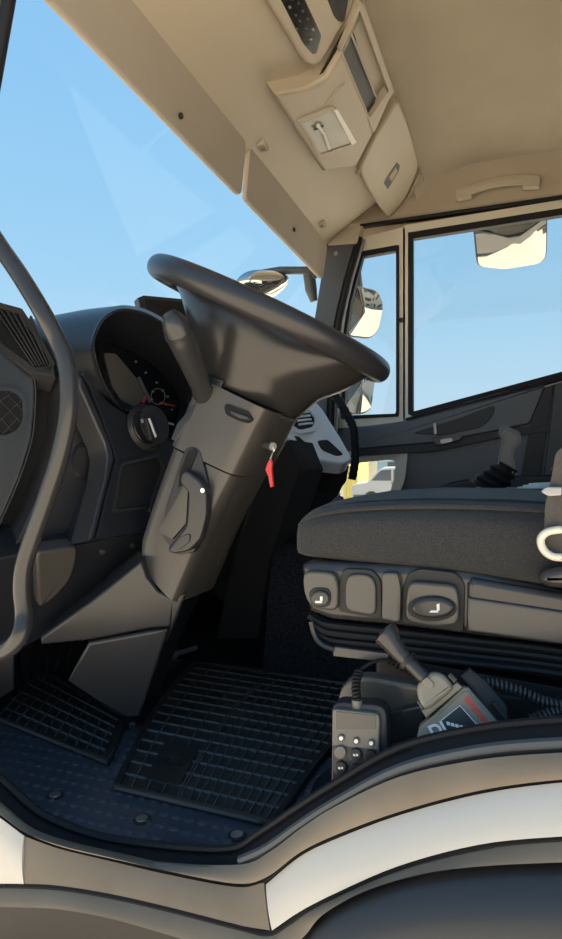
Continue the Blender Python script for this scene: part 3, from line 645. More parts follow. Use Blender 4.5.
# centre stack with silver trim
CS = Plane(atX(312, 440, -0.56), (0.50, -0.35, 0.80))
panel('centre_stack', [(262, 470), (287, 438), (318, 462), (352, 462), (349, 478), (338, 500), (305, 521), (285, 545), (262, 600), (225, 612), (235, 560)], Plane(atX(310, 480, -0.57), (0.80, -0.56, -0.2)), 0.30, 'dash2', da, bevel=0.014, segs=3, r=6)
panel('storage_slot', [(313, 490), (326, 479), (348, 470), (347, 482), (339, 491), (318, 496)], Plane(atX(310, 480, -0.57), (0.80, -0.56, -0.2)), 0.02, 'gap', da, bevel=0.003, off=0.003, r=4)
st = panel('silver_trim', [(284, 432), (292, 400), (309, 396), (322, 408), (340, 436), (353, 459), (345, 464), (322, 461), (302, 451)], CS, 0.04, 'silver', da, bevel=0.008, off=0.0, r=5, segs=3)
vt = panel('air_vent', [(291, 424), (296, 411), (308, 409), (315, 419), (313, 427), (300, 430)], CS, 0.01, 'gap', st, bevel=0.002, off=0.002, r=3)
for k in range(4):
    panel('vent_slat', [(295+k*1.2, 413+k*3.6), (309+k*1.2, 411+k*3.8), (309.5+k*1.2, 412.6+k*3.8), (295.2+k*1.2, 414.6+k*3.6)], CS, 0.01, 'silver', st, bevel=0, off=0.005)
ring('vent_rim', [(287, 427), (294, 407), (310, 405), (319, 419), (316, 431), (299, 434)], [(290, 425), (296, 410), (308.5, 408.5), (316, 419), (313.5, 428), (300, 431)], CS, 0.01, 'silver', st, off=0.008, N=48, r=3)
panel('trim_slot', [(317, 441), (328, 440), (344, 455), (336, 456), (322, 450)], CS, 0.008, 'gap', st, bevel=0.001, off=0.002, r=3)
panel('trim_slot', [(294, 436), (299, 437), (313, 449), (308, 450), (299, 443)], CS, 0.008, 'gap', st, bevel=0.001, off=0.002, r=2)
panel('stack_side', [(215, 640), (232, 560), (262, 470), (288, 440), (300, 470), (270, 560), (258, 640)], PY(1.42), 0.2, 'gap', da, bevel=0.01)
panel('stack_lower', [(225, 600), (262, 585), (300, 520), (345, 498), (345, 520), (300, 560), (280, 640), (225, 650)], Plane(atX(290, 540, -0.68), (0.80, -0.56, -0.2)), 0.3, 'dash', da, bevel=0.01)

# tablet screen behind the steering wheel
tb = empty('dash_monitor', (-0.85, 1.42, 1.9), 'dark flat monitor standing on the dash behind the steering wheel', 'monitor')
TBp = Plane(atY(165, 320, 1.40), (0.80, -0.60, 0.1))
panel('monitor_body', [(138, 298), (144, 295.5), (192, 300), (200, 348), (148, 348)], TBp, 0.03, 'dash2', tb, bevel=0.003)
panel('monitor_screen', [(145, 299), (190, 303), (197, 344), (152, 344)], TBp, 0.004, 'gloss', tb, bevel=0.001, off=0.002)
box('monitor_stand', -0.92, -0.86, 1.42, 1.50, 1.872, 1.93, 'black', tb, bevel=0.005)

# ------------------------------------------------------------------ steering column
sc_ = empty('steering_column', (-0.70, 1.02, ZF), 'dark plastic steering column shroud running from wheel to floor', 'steering column')
YC0, YC1 = 0.92, 1.09
def colsec(L, R, grow=0.0, n=40, y0=YC0, y1=YC1, e=0.30):
    l = atY(L[0], L[1], y0+0.03); r = atY(R[0], R[1], y0+0.05); l.y = r.y = 0
    c = (l+r)/2; h = (r-l)/2; yc = (y0+y1)/2; hw = (y1-y0)/2
    k = 1+grow/h.length
    return [Vector((c.x, yc, c.z))+h*k*a_+Vector((0, (hw+grow)*b_, 0)) for a_, b_ in sup(n, e)]
CUT = [((206, 374), (280, 406)), ((200, 392), (268, 430)), ((188, 422), (256, 455)), ((177, 448), (245, 478)), ((166, 478), (231, 505)), ((156, 508), (214, 537)), ((147, 536), (200, 572)), ((146, 562), (188, 600)), ((130, 594), (175, 627)), ((112, 632), (161, 657)), ((92, 664), (149, 690)), ((72, 684), (139, 718))]
def secs(i0, i1, grow):
    return [colsec(*CUT[i], grow=grow) for i in range(i0, i1+1)]
def mixcut(i, t):
    a_, b_ = CUT[i], CUT[i+1]; f = lambda p, q: (p[0]+(q[0]-p[0])*t, p[1]+(q[1]-p[1])*t)
    return (f(a_[0], b_[0]), f(a_[1], b_[1]))
def colpart(name, cuts, grow, m, **kw):
    rs = [colsec(*cuts[0], grow=grow-0.006, **kw)]+[colsec(*c, grow=grow, **kw) for c in cuts]+[colsec(*cuts[-1], grow=grow-0.006, **kw)]
    return skin(name, rs, m, sc_, closed=True, capends=True, angle=50)
colpart('upper_shroud', [((207, 380), (277, 413))]+CUT[1:3]+[mixcut(2, .9)], 0.004, 'column')
colpart('middle_shroud', [mixcut(2, .97)]+CUT[3:7]+[mixcut(6, .97)], 0.0, 'column')
colpart('lower_core', [mixcut(6, .66)]+CUT[7:10]+[((118, 664), (149, 690)), ((104, 690), (139, 716))], -0.012, 'dash', y0=YC0+0.07, y1=1.15)
FL = Plane(atY(150, 620, 0.925), (0.35, -0.90, -0.26))
panel('lower_cover', [(40, 638), (92, 601), (141, 562), (147, 578), (158, 592), (172, 599), (186, 594), (176, 622), (166, 645), (158, 660), (153, 628), (88, 642), (40, 646)][:9]+[(168, 628), (152, 629.5), (88, 641.5), (40, 646)], FL, 0.10, 'dash2', sc_, bevel=0.006, segs=3)
panel('foot_cover', [(88, 643.5), (152, 631.5), (168, 630), (158, 662), (147, 695), (139, 718), (127, 719), (98, 703), (67, 682)], FL, 0.10, 'dash2', sc_, bevel=0.006, off=-0.002, segs=3)
CP = PY(YC0)
pb = panel('slot_recess', [(224, 407), (227, 404), (248, 412), (253, 420), (248, 424), (238, 421), (226, 415)], CP, 0.01, 'gap', sc_, bevel=0, off=0.0065, r=2)
panel('slot_blade', [(230, 411), (248, 417), (250, 420), (240, 419), (231, 414)], CP, 0.01, 'rail', pb, bevel=0.001, off=0.009)
panel('lever_recess', [(177, 472), (184, 450), (191, 446), (200, 450), (207, 478), (209, 500), (205, 530), (194, 553), (176, 556), (160, 535), (166, 505)], CP, 0.012, 'dash', sc_, bevel=0.004, off=0.006, r=4)
panel('lever_slot', [(180, 472), (188, 452), (194, 449), (197, 453), (184, 485), (178, 488)], CP, 0.006, 'gap', sc_, bevel=0, off=0.008)
lv = panel('release_lever', [(180, 474), (186, 470), (201, 482), (206, 492), (206, 516), (200, 540), (188, 552), (172, 555), (166, 550), (186, 526), (188, 492), (179, 484)], CP, 0.02, 'rail', sc_, bevel=0.005, off=0.026, r=3, segs=3)
panel('lever_thumb_pad', [(168, 550), (182, 536), (190, 534), (189, 543), (178, 551)], CP, 0.004, 'dash2', lv, bevel=0.002, off=0.029, r=3)
disc('lever_screw', CP(203, 491, 0.026), (0, -1, 0), 0.004, 0.002, 'chrome', lv, seg=10)
panel('lever_blade', [(184, 484), (188, 492), (186, 524), (172, 540), (156, 532), (170, 508)], CP, 0.01, 'column', sc_, bevel=0.003, off=0.012)
# stalk
stb = atY(206, 400, 0.935)
sp = [atY(212, 412, 0.95), stb, atY(200, 384, 0.90), atY(190, 360, 0.86), atY(184, 345, 0.84), atY(180, 334, 0.825), atY(175, 325, 0.815), atY(171, 318, 0.81), atY(169, 315, 0.808)]
sk = tube('indicator_stalk', sp, [0.019, 0.0185, 0.0175, 0.0195, 0.022, 0.0235, 0.021, 0.016, 0.010], 'dash2', sc_, seg=20)
sk['label'] = 'grey indicator stalk with twist tip'
tube('stalk_collar', [atY(180.6, 335.5, 0.827), atY(178.8, 332, 0.822)], 0.0243, 'dash2', sk, seg=20)
tube('stalk_tip', [atY(170.5, 317, 0.8085), atY(168, 313, 0.806)], [0.0135, 0.011], 'rail', sk, seg=16)
tube('stalk_socket', [atY(216, 420, 0.955), atY(208, 404, 0.938)], [0.027, 0.024], 'dash2', sk, seg=20)
panel('stalk_mount', [(176, 424), (193, 404), (208, 376), (224, 381), (205, 427), (187, 424), (176, 442), (170, 440)], CP, 0.05, 'dash', sc_, bevel=0.004, off=0.003)

# ignition key
ky = empty('ignition_key', atY(268, 470, 0.95), 'red plastic key tag hanging from the ignition on the column', 'key')
panel('key_tag', [(267, 464), (270, 459), (272, 463), (271.5, 470), (273, 487), (270, 488), (268, 477), (265, 470)], PY(0.95), 0.006, 'red', ky, bevel=0.0015)
tube('key_wire', catmull([atY(x, y, 0.952) for x, y in ((270, 460), (272, 455), (274, 450), (272, 446))], 4), 0.0012, 'chrome', ky, seg=6)
tube('key_barrel', [atY(273, 447, 0.952), atY(262, 444, 0.98)], 0.007, 'steel', ky, seg=12)

# ------------------------------------------------------------------ steering wheel
WC = Vector((-0.403, 1.02, 1.867)); WA = math.radians(26.5)
WU = Vector((math.cos(WA), 0, -math.sin(WA))); WN = Vector((math.sin(WA), 0, math.cos(WA))); WR = 0.214
sw_ = empty('steering_wheel', WC-WN*0.15, 'large black truck steering wheel tilted towards the seat', 'steering wheel')
bm = bmesh.new(); seg, rs_ = 72, 18; rg = []
for k in range(seg):
    a_ = 2*PI*k/seg; d = WU*math.cos(a_)+Vector((0, 1, 0))*math.sin(a_)
    rg.append([bm.verts.new(WC+d*(WR+0.0195*math.cos(b_))+WN*0.0205*math.sin(b_)) for b_ in [2*PI*j/rs_ for j in range(rs_)]])
for k in range(seg):
    for j in range(rs_): bm.faces.new((rg[k][j], rg[(k+1) % seg][j], rg[(k+1) % seg][(j+1) % rs_], rg[k][(j+1) % rs_]))
frombm('rim', bm, 'wheel', sw_)
def hubrow(depth, ru, ry, du, p):
    o_ = []
    for k in range(64):
        a_ = 2*PI*k/64; c_, s_ = math.cos(a_), math.sin(a_)
        q = abs(c_)**p; r = ry+(ru*(1+(0.10*math.sin(min(1, depth/0.09)*PI) if c_ > 0 and depth > 0 else 0))-ry)*q
        o_.append(WC+WU*(c_*r+du)+Vector((0, s_*r, 0))-WN*depth)
    return o_
rows = [hubrow(-0.012, 0.10, 0.10, 0, 2), hubrow(-0.006, 0.16, 0.12, 0, 3), hubrow(0.0, 0.202, 0.125, 0, 5), hubrow(0.012, 0.199, 0.128, 0, 5), hubrow(0.024, 0.183, 0.13, 0.003, 4), hubrow(0.042, 0.166, 0.128, 0.006, 3), hubrow(0.065, 0.148, 0.122, 0.010, 2), hubrow(0.090, 0.128, 0.112, 0.014, 2), hubrow(0.115, 0.112, 0.102, 0.018, 2), hubrow(0.132, 0.102, 0.096, 0.020, 2), hubrow(0.140, 0.094, 0.09, 0.02, 2)]
skin('hub', rows, 'hub', sw_, closed=True, capends=True, angle=70)
tube('hub_ring', [WC+WU*(0.02+0.090*math.cos(a_))+Vector((0, 0.090*math.sin(a_), 0))-WN*0.143 for a_ in [2*PI*k/40 for k in range(41)]], 0.004, 'steel', sw_, seg=8)
prism('horn_pad', [WC+WU*x+Vector((0, y, 0))+WN*0.022 for x, y in fillet([(-0.08, -0.075), (0.08, -0.075), (0.08, 0.075), (-0.08, 0.075)], 0.03)], WN*-0.02, 'dash', sw_, bevel=0.008)

# ------------------------------------------------------------------ grab rails
gp = [(-16, 222), (0, 247), (20, 276), (42, 312), (58, 342), (66, 362), (69, 384), (68, 416), (60, 456), (46, 500), (32, 540), (24, 566), (22, 590), (24, 615), (21, 634), (10, 648), (-8, 655), (-30, 657)]
pts = catmull([atY(x, y, 0.735 if 3 < i < 14 else 0.725) for i, (x, y) in enumerate(gp)], 6)
ge = empty('entry_grab_rail', atY(-8, 655, 0.735), 'thick black bent entry grab rail beside the driver doorway', 'grab rail')
tube('rail', pts, 0.0136, 'rail', ge, seg=20)
box('rail_foot', -1.0, -0.86, 0.70, 0.76, 1.25, 1.32, 'rail', ge, bevel=0.01)
ge2 = empty('ribbed_grab_handle', atY(354, 458, 2.40), 'ribbed black grab handle at the far end of the dash', 'grab rail')
pts = catmull([atY(x, y, 2.36) for x, y in ((328, 388), (338, 400), (347, 415), (353, 428), (354.5, 444), (355, 462), (352, 480))], 6)
tube('handle_tube', pts, 0.016, 'rubber', ge2, seg=14)
for p, q in zip(pts[2::2], pts[3::2]):
    tube('rib', [p, p+(q-p)*0.6], 0.0185, 'rubber', ge2, seg=14)

# ------------------------------------------------------------------ floor mats, pedals, tunnel
tn = empty('engine_tunnel', (-0.2, 1.75, ZF), 'dark carpeted engine tunnel between the seats', 'engine cover')
rows = []
for x in (-0.56, -0.4, 0.0, 0.84):
    rows.append([Vector((x, y, z)) for y, z in ((1.36, ZF), (1.40, 1.30), (1.43, 1.38), (1.50, 1.42), (1.9, 1.42), (1.97, 1.38), (2.0, 1.30), (2.04, ZF))])
skin('tunnel_cover', rows, 'carpet', tn, thick=(0, 0, -0.01))

def mat_thing(name, lab, cs, bars_u, bars_v, border=0.012, z=ZF+0.004, skew=None, h=0.007, bw=0.0028, arc=0.0):
    """rubber mat: slab plus raised border and ribs; cs = four floor corners, bilinear"""
    P = [Vector((c[0], c[1], z)) for c in cs]
    def q(u, v):
        p = (P[0]*(1-u)+P[1]*u)*(1-v)+(P[3]*(1-u)+P[2]*u)*v
        return p+Vector((-arc*math.sin(PI*v), 0, 0))*1.0
    e = empty(name, P[0], lab, 'floor mat', None)
    N_ = 24
    loop = [q(k/N_, 0) for k in range(N_)]+[q(1, k/N_) for k in range(N_)]+[q(1-k/N_, 1) for k in range(N_)]+[q(0, 1-k/N_) for k in range(N_)]
    prism('mat_base', [p for p in loop], (0, 0, h*0.5), 'matrub', e)
    bm = bmesh.new(); add_tube(bm, [p+Vector((0, 0, h*0.6)) for p in loop]+[loop[0]+Vector((0, 0, h*0.6))], 0.0062, 8)
    frombm('mat_border', bm, 'matrub', e)
    def rib(path, wdt, hh=h):
        for a_, b_ in zip(path, path[1:]):
            t = (b_-a_); nn = Vector((-t.y, t.x, 0)).normalized()*wdt*0.5; up_ = Vector((0, 0, hh))
            vs_ = [bm.verts.new(v) for v in (a_-nn, a_+nn, b_+nn, b_-nn, a_-nn*0.5+up_, a_+nn*0.5+up_, b_+nn*0.5+up_, b_-nn*0.5+up_)]
            for f in ((4, 5, 6, 7), (0, 4, 7, 3), (1, 2, 6, 5), (0, 1, 5, 4), (3, 7, 6, 2)): bm.faces.new([vs_[i] for i in f])
    bm = bmesh.new()
    for u, v0, v1 in bars_u: rib([q(u, v0+(v1-v0)*k/10) for k in range(11)], bw)
    for v, u0, u1 in bars_v: rib([q(u0+(u1-u0)*k/10, v) for k in range(11)], bw)
    o = frombm('mat_ribs', bm, 'matrib', e, smooth=False); o['kind'] = 'stuff'
    return e, q
zc = lambda px, py: atZ(px, py, ZF+0.006)
c0, c1, c2, c3 = zc(116, 789), zc(274, 826), zc(345, 712), zc(196, 664)
c2 = Vector((c1.x+0.06, c3.y-0.02, 0))
bu = [(i/19, 0.0, 1.0) for i in range(1, 19) if i/19 > 0.42]+[(i/10, 0.0, 1.0) for i in range(1, 5)]
bv = [(j/15, 0.42, 1.0) for j in range(1, 15)]+[(j/15, 0.0, 0.42) for j in range(1, 15, 1)]
mm, qm = mat_thing('floor_mat', 'black ribbed rubber floor mat in front of the seat', [(c0.x, c0.y), (c1.x, c1.y), (c2.x, c2.y), (c3.x, c3.y)], bu, bv, arc=0.02)
p0 = qm(0.16, 0.06); p1 = qm(0.38, 0.06); p2 = qm(0.38, 0.28); p3 = qm(0.16, 0.28)
prism('emblem_plate', [p+Vector((0, 0, 0.0075)) for p in (p0, p1, p2, p3)], (0, 0, -0.006), 'matrub', mm, bevel=0.002)
bm = bmesh.new(); cc = (p0+p2)/2
for r in (0.017, 0.011): add_tube(bm, [cc+Vector((r*1.2*math.cos(a_), r*math.sin(a_), 0.008)) for a_ in [2*PI*k/20 for k in range(21)]], 0.0012, 5)
frombm('emblem', bm, 'rubber', mm)
zz = lambda px, py: atZ(px, py, ZF+0.006)
f0, f1, f2, f3 = zz(-12, 716), zz(108, 764), zz(126, 718), zz(36, 669)
m2, q2 = mat_thing('footrest_mat', 'black rubber footwell mat panel ahead of the steering column', [(f0.x, f0.y), (f1.x, f1.y), (f2.x, f2.y), (f3.x, f3.y)], [(i/12, 0.05, 0.95) for i in range(1, 12)], [(j/6, 0.05, 0.95) for j in range(1, 6)])
h0, h1, h2, h3 = zz(126, 722), zz(150, 700), zz(185, 664), zz(150, 660)
m3, q3 = mat_thing('pedal_mat', 'curved black rubber mat section under the pedals', [(h0.x, h0.y), (qm(0, 0.35).x-0.03, qm(0, 0.35).y), (qm(0, 1).x-0.03, qm(0, 1).y), (h0.x-0.12, h0.y+0.36)], [(i/6, 0.0, 1.0) for i in range(1, 6)], [(j/10, 0.0, 1.0) for j in range(1, 10)], arc=0.03, z=ZF+0.003)
for i, (cx, cy, tl) in enumerate(((162, 659, 0), (181, 651, 1))):
    c = atY(cx, cy, 1.27+0.14*i)
    pe = empty('foot_pedal', c, ('small grey brake pedal pad under the dash beside the column' if i == 0 else 'longer grey accelerator pedal pad under the dash'), 'pedal')
    u_ = Vector((0.30, 0.95, 0)); v_ = Vector((0.75, -0.2, 0.35)).normalized()
    L_, W_ = (0.045, 0.022) if i == 0 else (0.05, 0.026)
    prism('pedal_pad', [c+u_*a_+v_*b_ for a_, b_ in fillet([(-L_, -W_), (L_, -W_), (L_*0.8, W_), (-L_*0.8, W_)], 0.01)], (0, 0, -0.012), 'pedal', pe, bevel=0.003)
    tube('pedal_arm', [c+Vector((-0.01, 0, -0.012)), c+Vector((-0.10, 0.0, 0.10)), c+Vector((-0.16, 0.0, 0.18))], 0.009, 'black', pe, seg=8)

# ------------------------------------------------------------------ driver seat
se = empty('driver_seat', (0.0, 1.12, ZF), 'charcoal fabric driver seat with grey plastic base and adjuster buttons', 'seat')
YS = 0.86
# cushion: sections across x, superellipse in y/z
prof = [(-0.318, 1.470, 1.500, 0.8), (-0.310, 1.462, 1.516, 0.88), (-0.285, 1.458, 1.532, 0.94), (-0.22, 1.455, 1.545, 0.98), (-0.12, 1.447, 1.552, 1.0), (0.0, 1.438, 1.552, 1.0), (0.14, 1.432, 1.545, 1.0), (0.26, 1.432, 1.54, 1.0)]
rows = []
for x, zb, zt, wv in prof:
    yc, hw = 1.12, 0.262*wv; zc_, hz = (zb+zt)/2, (zt-zb)/2; sec_ = []
    for c_, s_ in sup(48, 0.42):
        crown = 0.012*(1-min(1, abs(c_))**2) if s_ > 0 else 0
        sec_.append(Vector((x-0.02*(1-abs(c_)**3), yc+hw*c_, zc_+hz*s_+crown)))
    rows.append(sec_)
skin('cushion', rows, 'seat', se, closed=True, capends=True, angle=75, sub=1)
rows = []
for x, zb, zt, wv in prof[1:]:
    hw = 0.20*wv; rows.append([Vector((x+0.012 if x < -0.29 else x, 1.13+hw*t_, zt+0.0135-0.008*abs(t_)**4-(0.004 if x < -0.29 else 0))) for t_ in [-1+2*k/16 for k in range(17)]])
skin('cushion_top', rows, 'seattop', se, thick=(0, 0, -0.012), angle=75)
pp = [Vector((x, 1.12-0.262*wv+0.018, zt-0.004)) for x, zb, zt, wv in prof[1:]]
tube('piping', catmull(pp, 5), 0.0035, 'seattop', se, seg=8)
# backrest, out of the photograph to the right
rows = []
for z, xb, hw, tk in ((1.50, 0.23, 0.22, 0.06), (1.58, 0.245, 0.25, 0.07), (1.75, 0.27, 0.26, 0.075), (2.0, 0.31, 0.25, 0.07), (2.2, 0.34, 0.22, 0.06), (2.28, 0.355, 0.18, 0.05), (2.30, 0.36, 0.12, 0.03)):
    rows.append([Vector((xb+0.06+tk*a_, 1.12+hw*b_, z)) for a_, b_ in sup(32, 0.5)])
skin('backrest', rows, 'seat', se, closed=True, capends=True, angle=75)
rows = [[Vector((0.43+0.045*a_, 1.12+0.13*b_*k, z)) for a_, b_ in sup(24, 0.5)] for z, k in ((2.30, 0.8), (2.34, 1), (2.46, 1), (2.50, 0.8))]
skin('headrest', rows, 'seat', se, closed=True, capends=True, angle=75)
# base
SP = PY(YS)
sb = [(300, 566), (310, 562), (355, 564), (420, 566), (470, 571), (562, 592), (700, 622), (700, 690), (562, 648), (470, 637), (400, 628), (330, 621), (309, 613), (303, 597)]
prism('seat_base', [SP(x, y) for x, y in sb], (0, 0.50, 0), 'seatpl', se, bevel=0.014, segs=3, allb=True)
panel('base_front_face', [(302, 578), (306, 571), (334, 573), (338, 585), (338, 612), (312, 609), (304, 597)], SP, 0.02, 'seatpl2', se, bevel=0.004, off=0.012, r=9, n=5, segs=3)
panel('pocket_recess', [(338, 612), (339, 580), (344, 569), (372, 570), (381, 580), (382, 620)], SP, 0.01, 'black', se, bevel=0.002, off=0.004, r=5)
panel('pocket_face', [(345, 611), (345, 582), (350, 574), (370, 575), (376, 585), (376, 617)], SP, 0.01, 'seatpl2', se, bevel=0.004, off=0.010, r=9, n=5)
panel('base_rib', [(381, 620), (382, 588), (381, 573), (398, 573), (401, 590), (400, 624)], SP, 0.02, 'seatpl2', se, bevel=0.004, off=0.014, r=5)
panel('handle_recess', [(401, 624), (402, 590), (408, 573), (420, 569), (456, 573), (465, 584), (464, 633)], SP, 0.01, 'black', se, bevel=0.002, off=0.004, r=6)
hf = panel('handle_face', [(405, 622), (406, 596), (409, 582), (456, 586), (459, 600), (459, 626), (432, 628)], SP, 0.015, 'seatpl2', se, bevel=0.004, off=0.016, r=9, n=5, segs=3)
def ellpix(cx, cy, rx, ry, n=28): return [(cx+rx*math.cos(2*PI*k/n), cy+ry*math.sin(2*PI*k/n)) for k in range(n)]
panel('lever_surround', ellpix(432, 609, 25, 13), SP, 0.01, 'black', hf, bevel=0.002, off=0.018)
lv = panel('lever_oval', ellpix(432.5, 609, 22, 11), SP, 0.015, 'seatpl', hf, bevel=0.006, off=0.026, segs=3)
panel('seat_symbol', [(431, 611), (438, 611), (438, 613), (429, 613)], SP, 0.002, 'whiteink', hf, bevel=0, off=0.0275)
panel('seat_symbol', [(436.5, 605), (439.5, 604), (439.5, 611), (437, 611)], SP, 0.002, 'whiteink', hf, bevel=0, off=0.0275)
bf = panel('button_surround', [(308, 594), (313, 588), (328, 588.5), (331, 595), (330, 606), (322, 609), (311, 606)], SP, 0.01, 'black', se, bevel=0.002, off=0.0145, r=5)
panel('button', ellpix(319.5, 599, 9.5, 8, 20), SP, 0.012, 'seatpl', bf, bevel=0.004, off=0.020)
panel('seat_symbol', [(315, 601.5), (322, 601.5), (322, 603.5), (315, 603.5)], SP, 0.002, 'whiteink', bf, bevel=0, off=0.0213)
panel('seat_symbol', [(320, 597), (322.5, 597), (322.5, 602), (320, 602)], SP, 0.002, 'whiteink', bf, bevel=0, off=0.0213)
panel('base_side', [(466, 632), (467, 585), (472, 579), (562, 595), (690, 620), (690, 684), (562, 645)], SP, 0.02, 'seatpl', se, bevel=0.008, off=0.010, segs=3)
panel('base_side_shelf', [(467, 598), (562, 612), (690, 640), (690, 684), (562, 645), (467, 632)], SP, 0.02, 'seatpl2', se, bevel=0.004, off=0.016, segs=2)
for k in range(4):
    dy = k*7.5; x0 = 309+k*2.2
    rowp = [(x0, 616+dy), (x0+12, 623.5+dy), (340, 627+dy), (400, 633+dy), (470, 641+dy), (562, 652+dy), (690, 676+dy)]
    pts = catmull([SP(x, y, -0.012+0.004*(k % 2)) for x, y in rowp], 4)
    tube('bellows_rib', pts, 0.0052, 'rubber', se, seg=8)
prism('bellows_core', [SP(x, y, -0.016) for x, y in ((309, 612), (330, 622), (400, 629), (470, 638), (562, 649), (690, 672), (690, 702), (562, 678), (470, 667), (400, 658), (345, 654), (318, 644))], (0, 0.44, 0), 'gap', se)
panel('slide_bracket', [(333, 647), (404, 656), (404, 665), (333, 657)], SP, 0.03, 'seatpl2', se, bevel=0.002, off=0.0)
panel('slide_rail', [(404, 660), (690, 712), (690, 730), (404, 672)], SP, 0.03, 'black', se, bevel=0.002, off=-0.02)
tube('bellows_wire', catmull([SP(x, y, 0.0) for x, y in ((311, 622), (315, 636), (322, 645), (334, 650))], 4), 0.004, 'rail', se, seg=8)
box('pedestal', -0.20, 0.25, 0.95, 1.30, ZF, 1.36, 'black', se, bevel=0.01)
# recliner knob by the cushion
kn = panel('recliner_knob', [(537, 581), (543, 572), (556, 568), (575, 566), (640, 566), (640, 592), (562, 590), (546, 588)], PY(0.82), 0.03, 'seatpl', se, bevel=0.010, r=5, segs=3)

# seat belt and its ring
be = empty('seat_belt', atY(552, 540, 0.80), 'brown-grey seat belt webbing hanging beside the seat with metal ring', 'seat belt')
BP = Plane(atY(552, 520, 0.815), (-0.15, -1.0, 0.0))
panel('webbing', [(556, 452), (590, 430), (620, 430), (600, 560), (566, 566), (548, 552), (544, 530), (545, 505), (551, 480)], BP, 0.004, 'belt', be, bevel=0.001, r=5)
b0, b1 = BP(575, 436), BP(620, 436); t0, t1 = Vector((0.60, 0.70, 2.35)), Vector((0.645, 0.70, 2.36))
skin('webbing_upper', [[b0.lerp(t0, k/8), b1.lerp(t1, k/8)] for k in range(9)], 'belt', be, thick=(0, 0.003, 0))
bm = bmesh.new()
add_tube(bm, catmull([BP(x, y, 0.010) for x, y in ((562, 558), (553, 557), (545, 552), (541, 544), (542, 537), (549, 532), (562, 530))], 4), 0.0048, 10)
frombm('belt_ring', bm, 'cream', be)
bk = panel('buckle_tongue', [(540, 492), (546, 487), (562, 487), (562, 496), (548, 497)], BP, 0.008, 'steel', be, bevel=0.002, off=0.010, r=2)

# things on the far side of the seat: pale papers, hand lever with bellows
lv = empty('hand_lever', atY(495, 490, 1.5), 'black hand lever with skeleton grip rising from a rubber bellows', 'lever')
L = PY(1.50)
panel('grip_plate', [(498, 466), (501, 448), (503, 440), (499, 433), (501, 427), (507, 427), (519, 434), (521, 441), (513, 450), (512, 457), (515, 468), (512, 475)], L, 0.022, 'seatpl2', lv, bevel=0.004, r=3)
ring('grip_edge', [(497, 466), (500, 448), (502, 440), (498, 433), (500, 426), (507, 426), (520, 433), (522, 441), (514, 450), (513, 457), (516, 468), (512, 476)], [(500, 465), (503, 448), (505, 440), (502, 434), (503, 430), (507, 430), (517, 436), (518, 441), (511, 449), (510, 457), (512, 467), (510, 472)], L, 0.026, 'rail', lv, off=0.004, N=64, r=2)
rows = []
for k in range(9):
    t = k/8; c = atY(486+22*t, 490-24*t, 1.511); r = (0.040-0.016*t)*(1.0 if k % 2 == 0 else 0.78)
    ax = Vector((0.5, 0, 0.85)).normalized(); u_ = Vector((0.85, 0, -0.5)).normalized()
    rows.append([c+u_*r*1.15*math.cos(a_)+Vector((0, 1, 0))*r*math.sin(a_) for a_ in [2*PI*j/24 for j in range(24)]])
skin('bellows', rows, 'rubber', lv, closed=True, capends=True, angle=25)
box('lever_console', -0.09, 0.22, 1.44, 1.62, 1.425, 1.556, 'dash', lv, bevel=0.012)
pa = empty('paper_sheets', (0.1, 1.52, 1.558), 'pale blue-white paper sheets lying behind the hand lever', 'paper')
for k in range(3):
    prism('sheet', [Vector((x, y, 1.558+0.004*k)) for x, y in ((0.015+0.012*k, 1.455+0.006*k), (0.215, 1.46), (0.215, 1.60-0.01*k), (0.07+0.01*k, 1.60))], (0, 0, 0.0035), 'paper', pa)
br = empty('buckle_stalk', atY(556, 470, 1.42), 'black seat belt buckle stalk beside the papers', 'buckle')
tube('stalk', [atY(560, 492, 1.44), atY(557, 478, 1.42), atY(558, 468, 1.41)], 0.012, 'rubber', br, seg=12)
panel('buckle_head', [(551, 470), (554, 458), (560, 450), (575, 450), (572, 475), (556, 477)], PY(1.40), 0.03, 'dash2', br, bevel=0.005, r=3)

# ------------------------------------------------------------------ tray between seat and sill
tr = empty('seat_tray', (-0.05, 0.78, 1.15), 'dark plastic tray moulding between the seat and the sill', 'tray')
rows = []
arch = prow([(262, 850), (300, 820), (337, 798), (400, 764), (480, 745), (562, 737), (650, 734)], 0.70, 24)
for y, dz in ((0.70, 0.0), (0.725, -0.01), (0.74, -0.05), (0.80, -0.06), (0.85, -0.03), (0.93, -0.02)):
    rows.append([Vector((p.x, y, max(ZF-0.002, p.z+dz))) for p in arch])
skin('tray_floor', rows, 'dash', tr, thick=(0, 0, -0.01))
panel('tray_wall', [(336, 706), (339, 690), (348, 680), (365, 676), (424, 686), (428, 716), (400, 724), (380, 725)], PY(0.80), 0.02, 'seatpl2', tr, bevel=0.008, r=5)
panel('tray_divider', [(380, 716), (420, 706), (424, 714), (424, 740), (380, 745)], PY(0.785), 0.01, 'seatpl', tr, bevel=0.003)
panel('tray_back', [(424, 690), (562, 700), (640, 705), (640, 760), (424, 760)], PY(0.835), 0.02, 'black', tr, bevel=0.006)

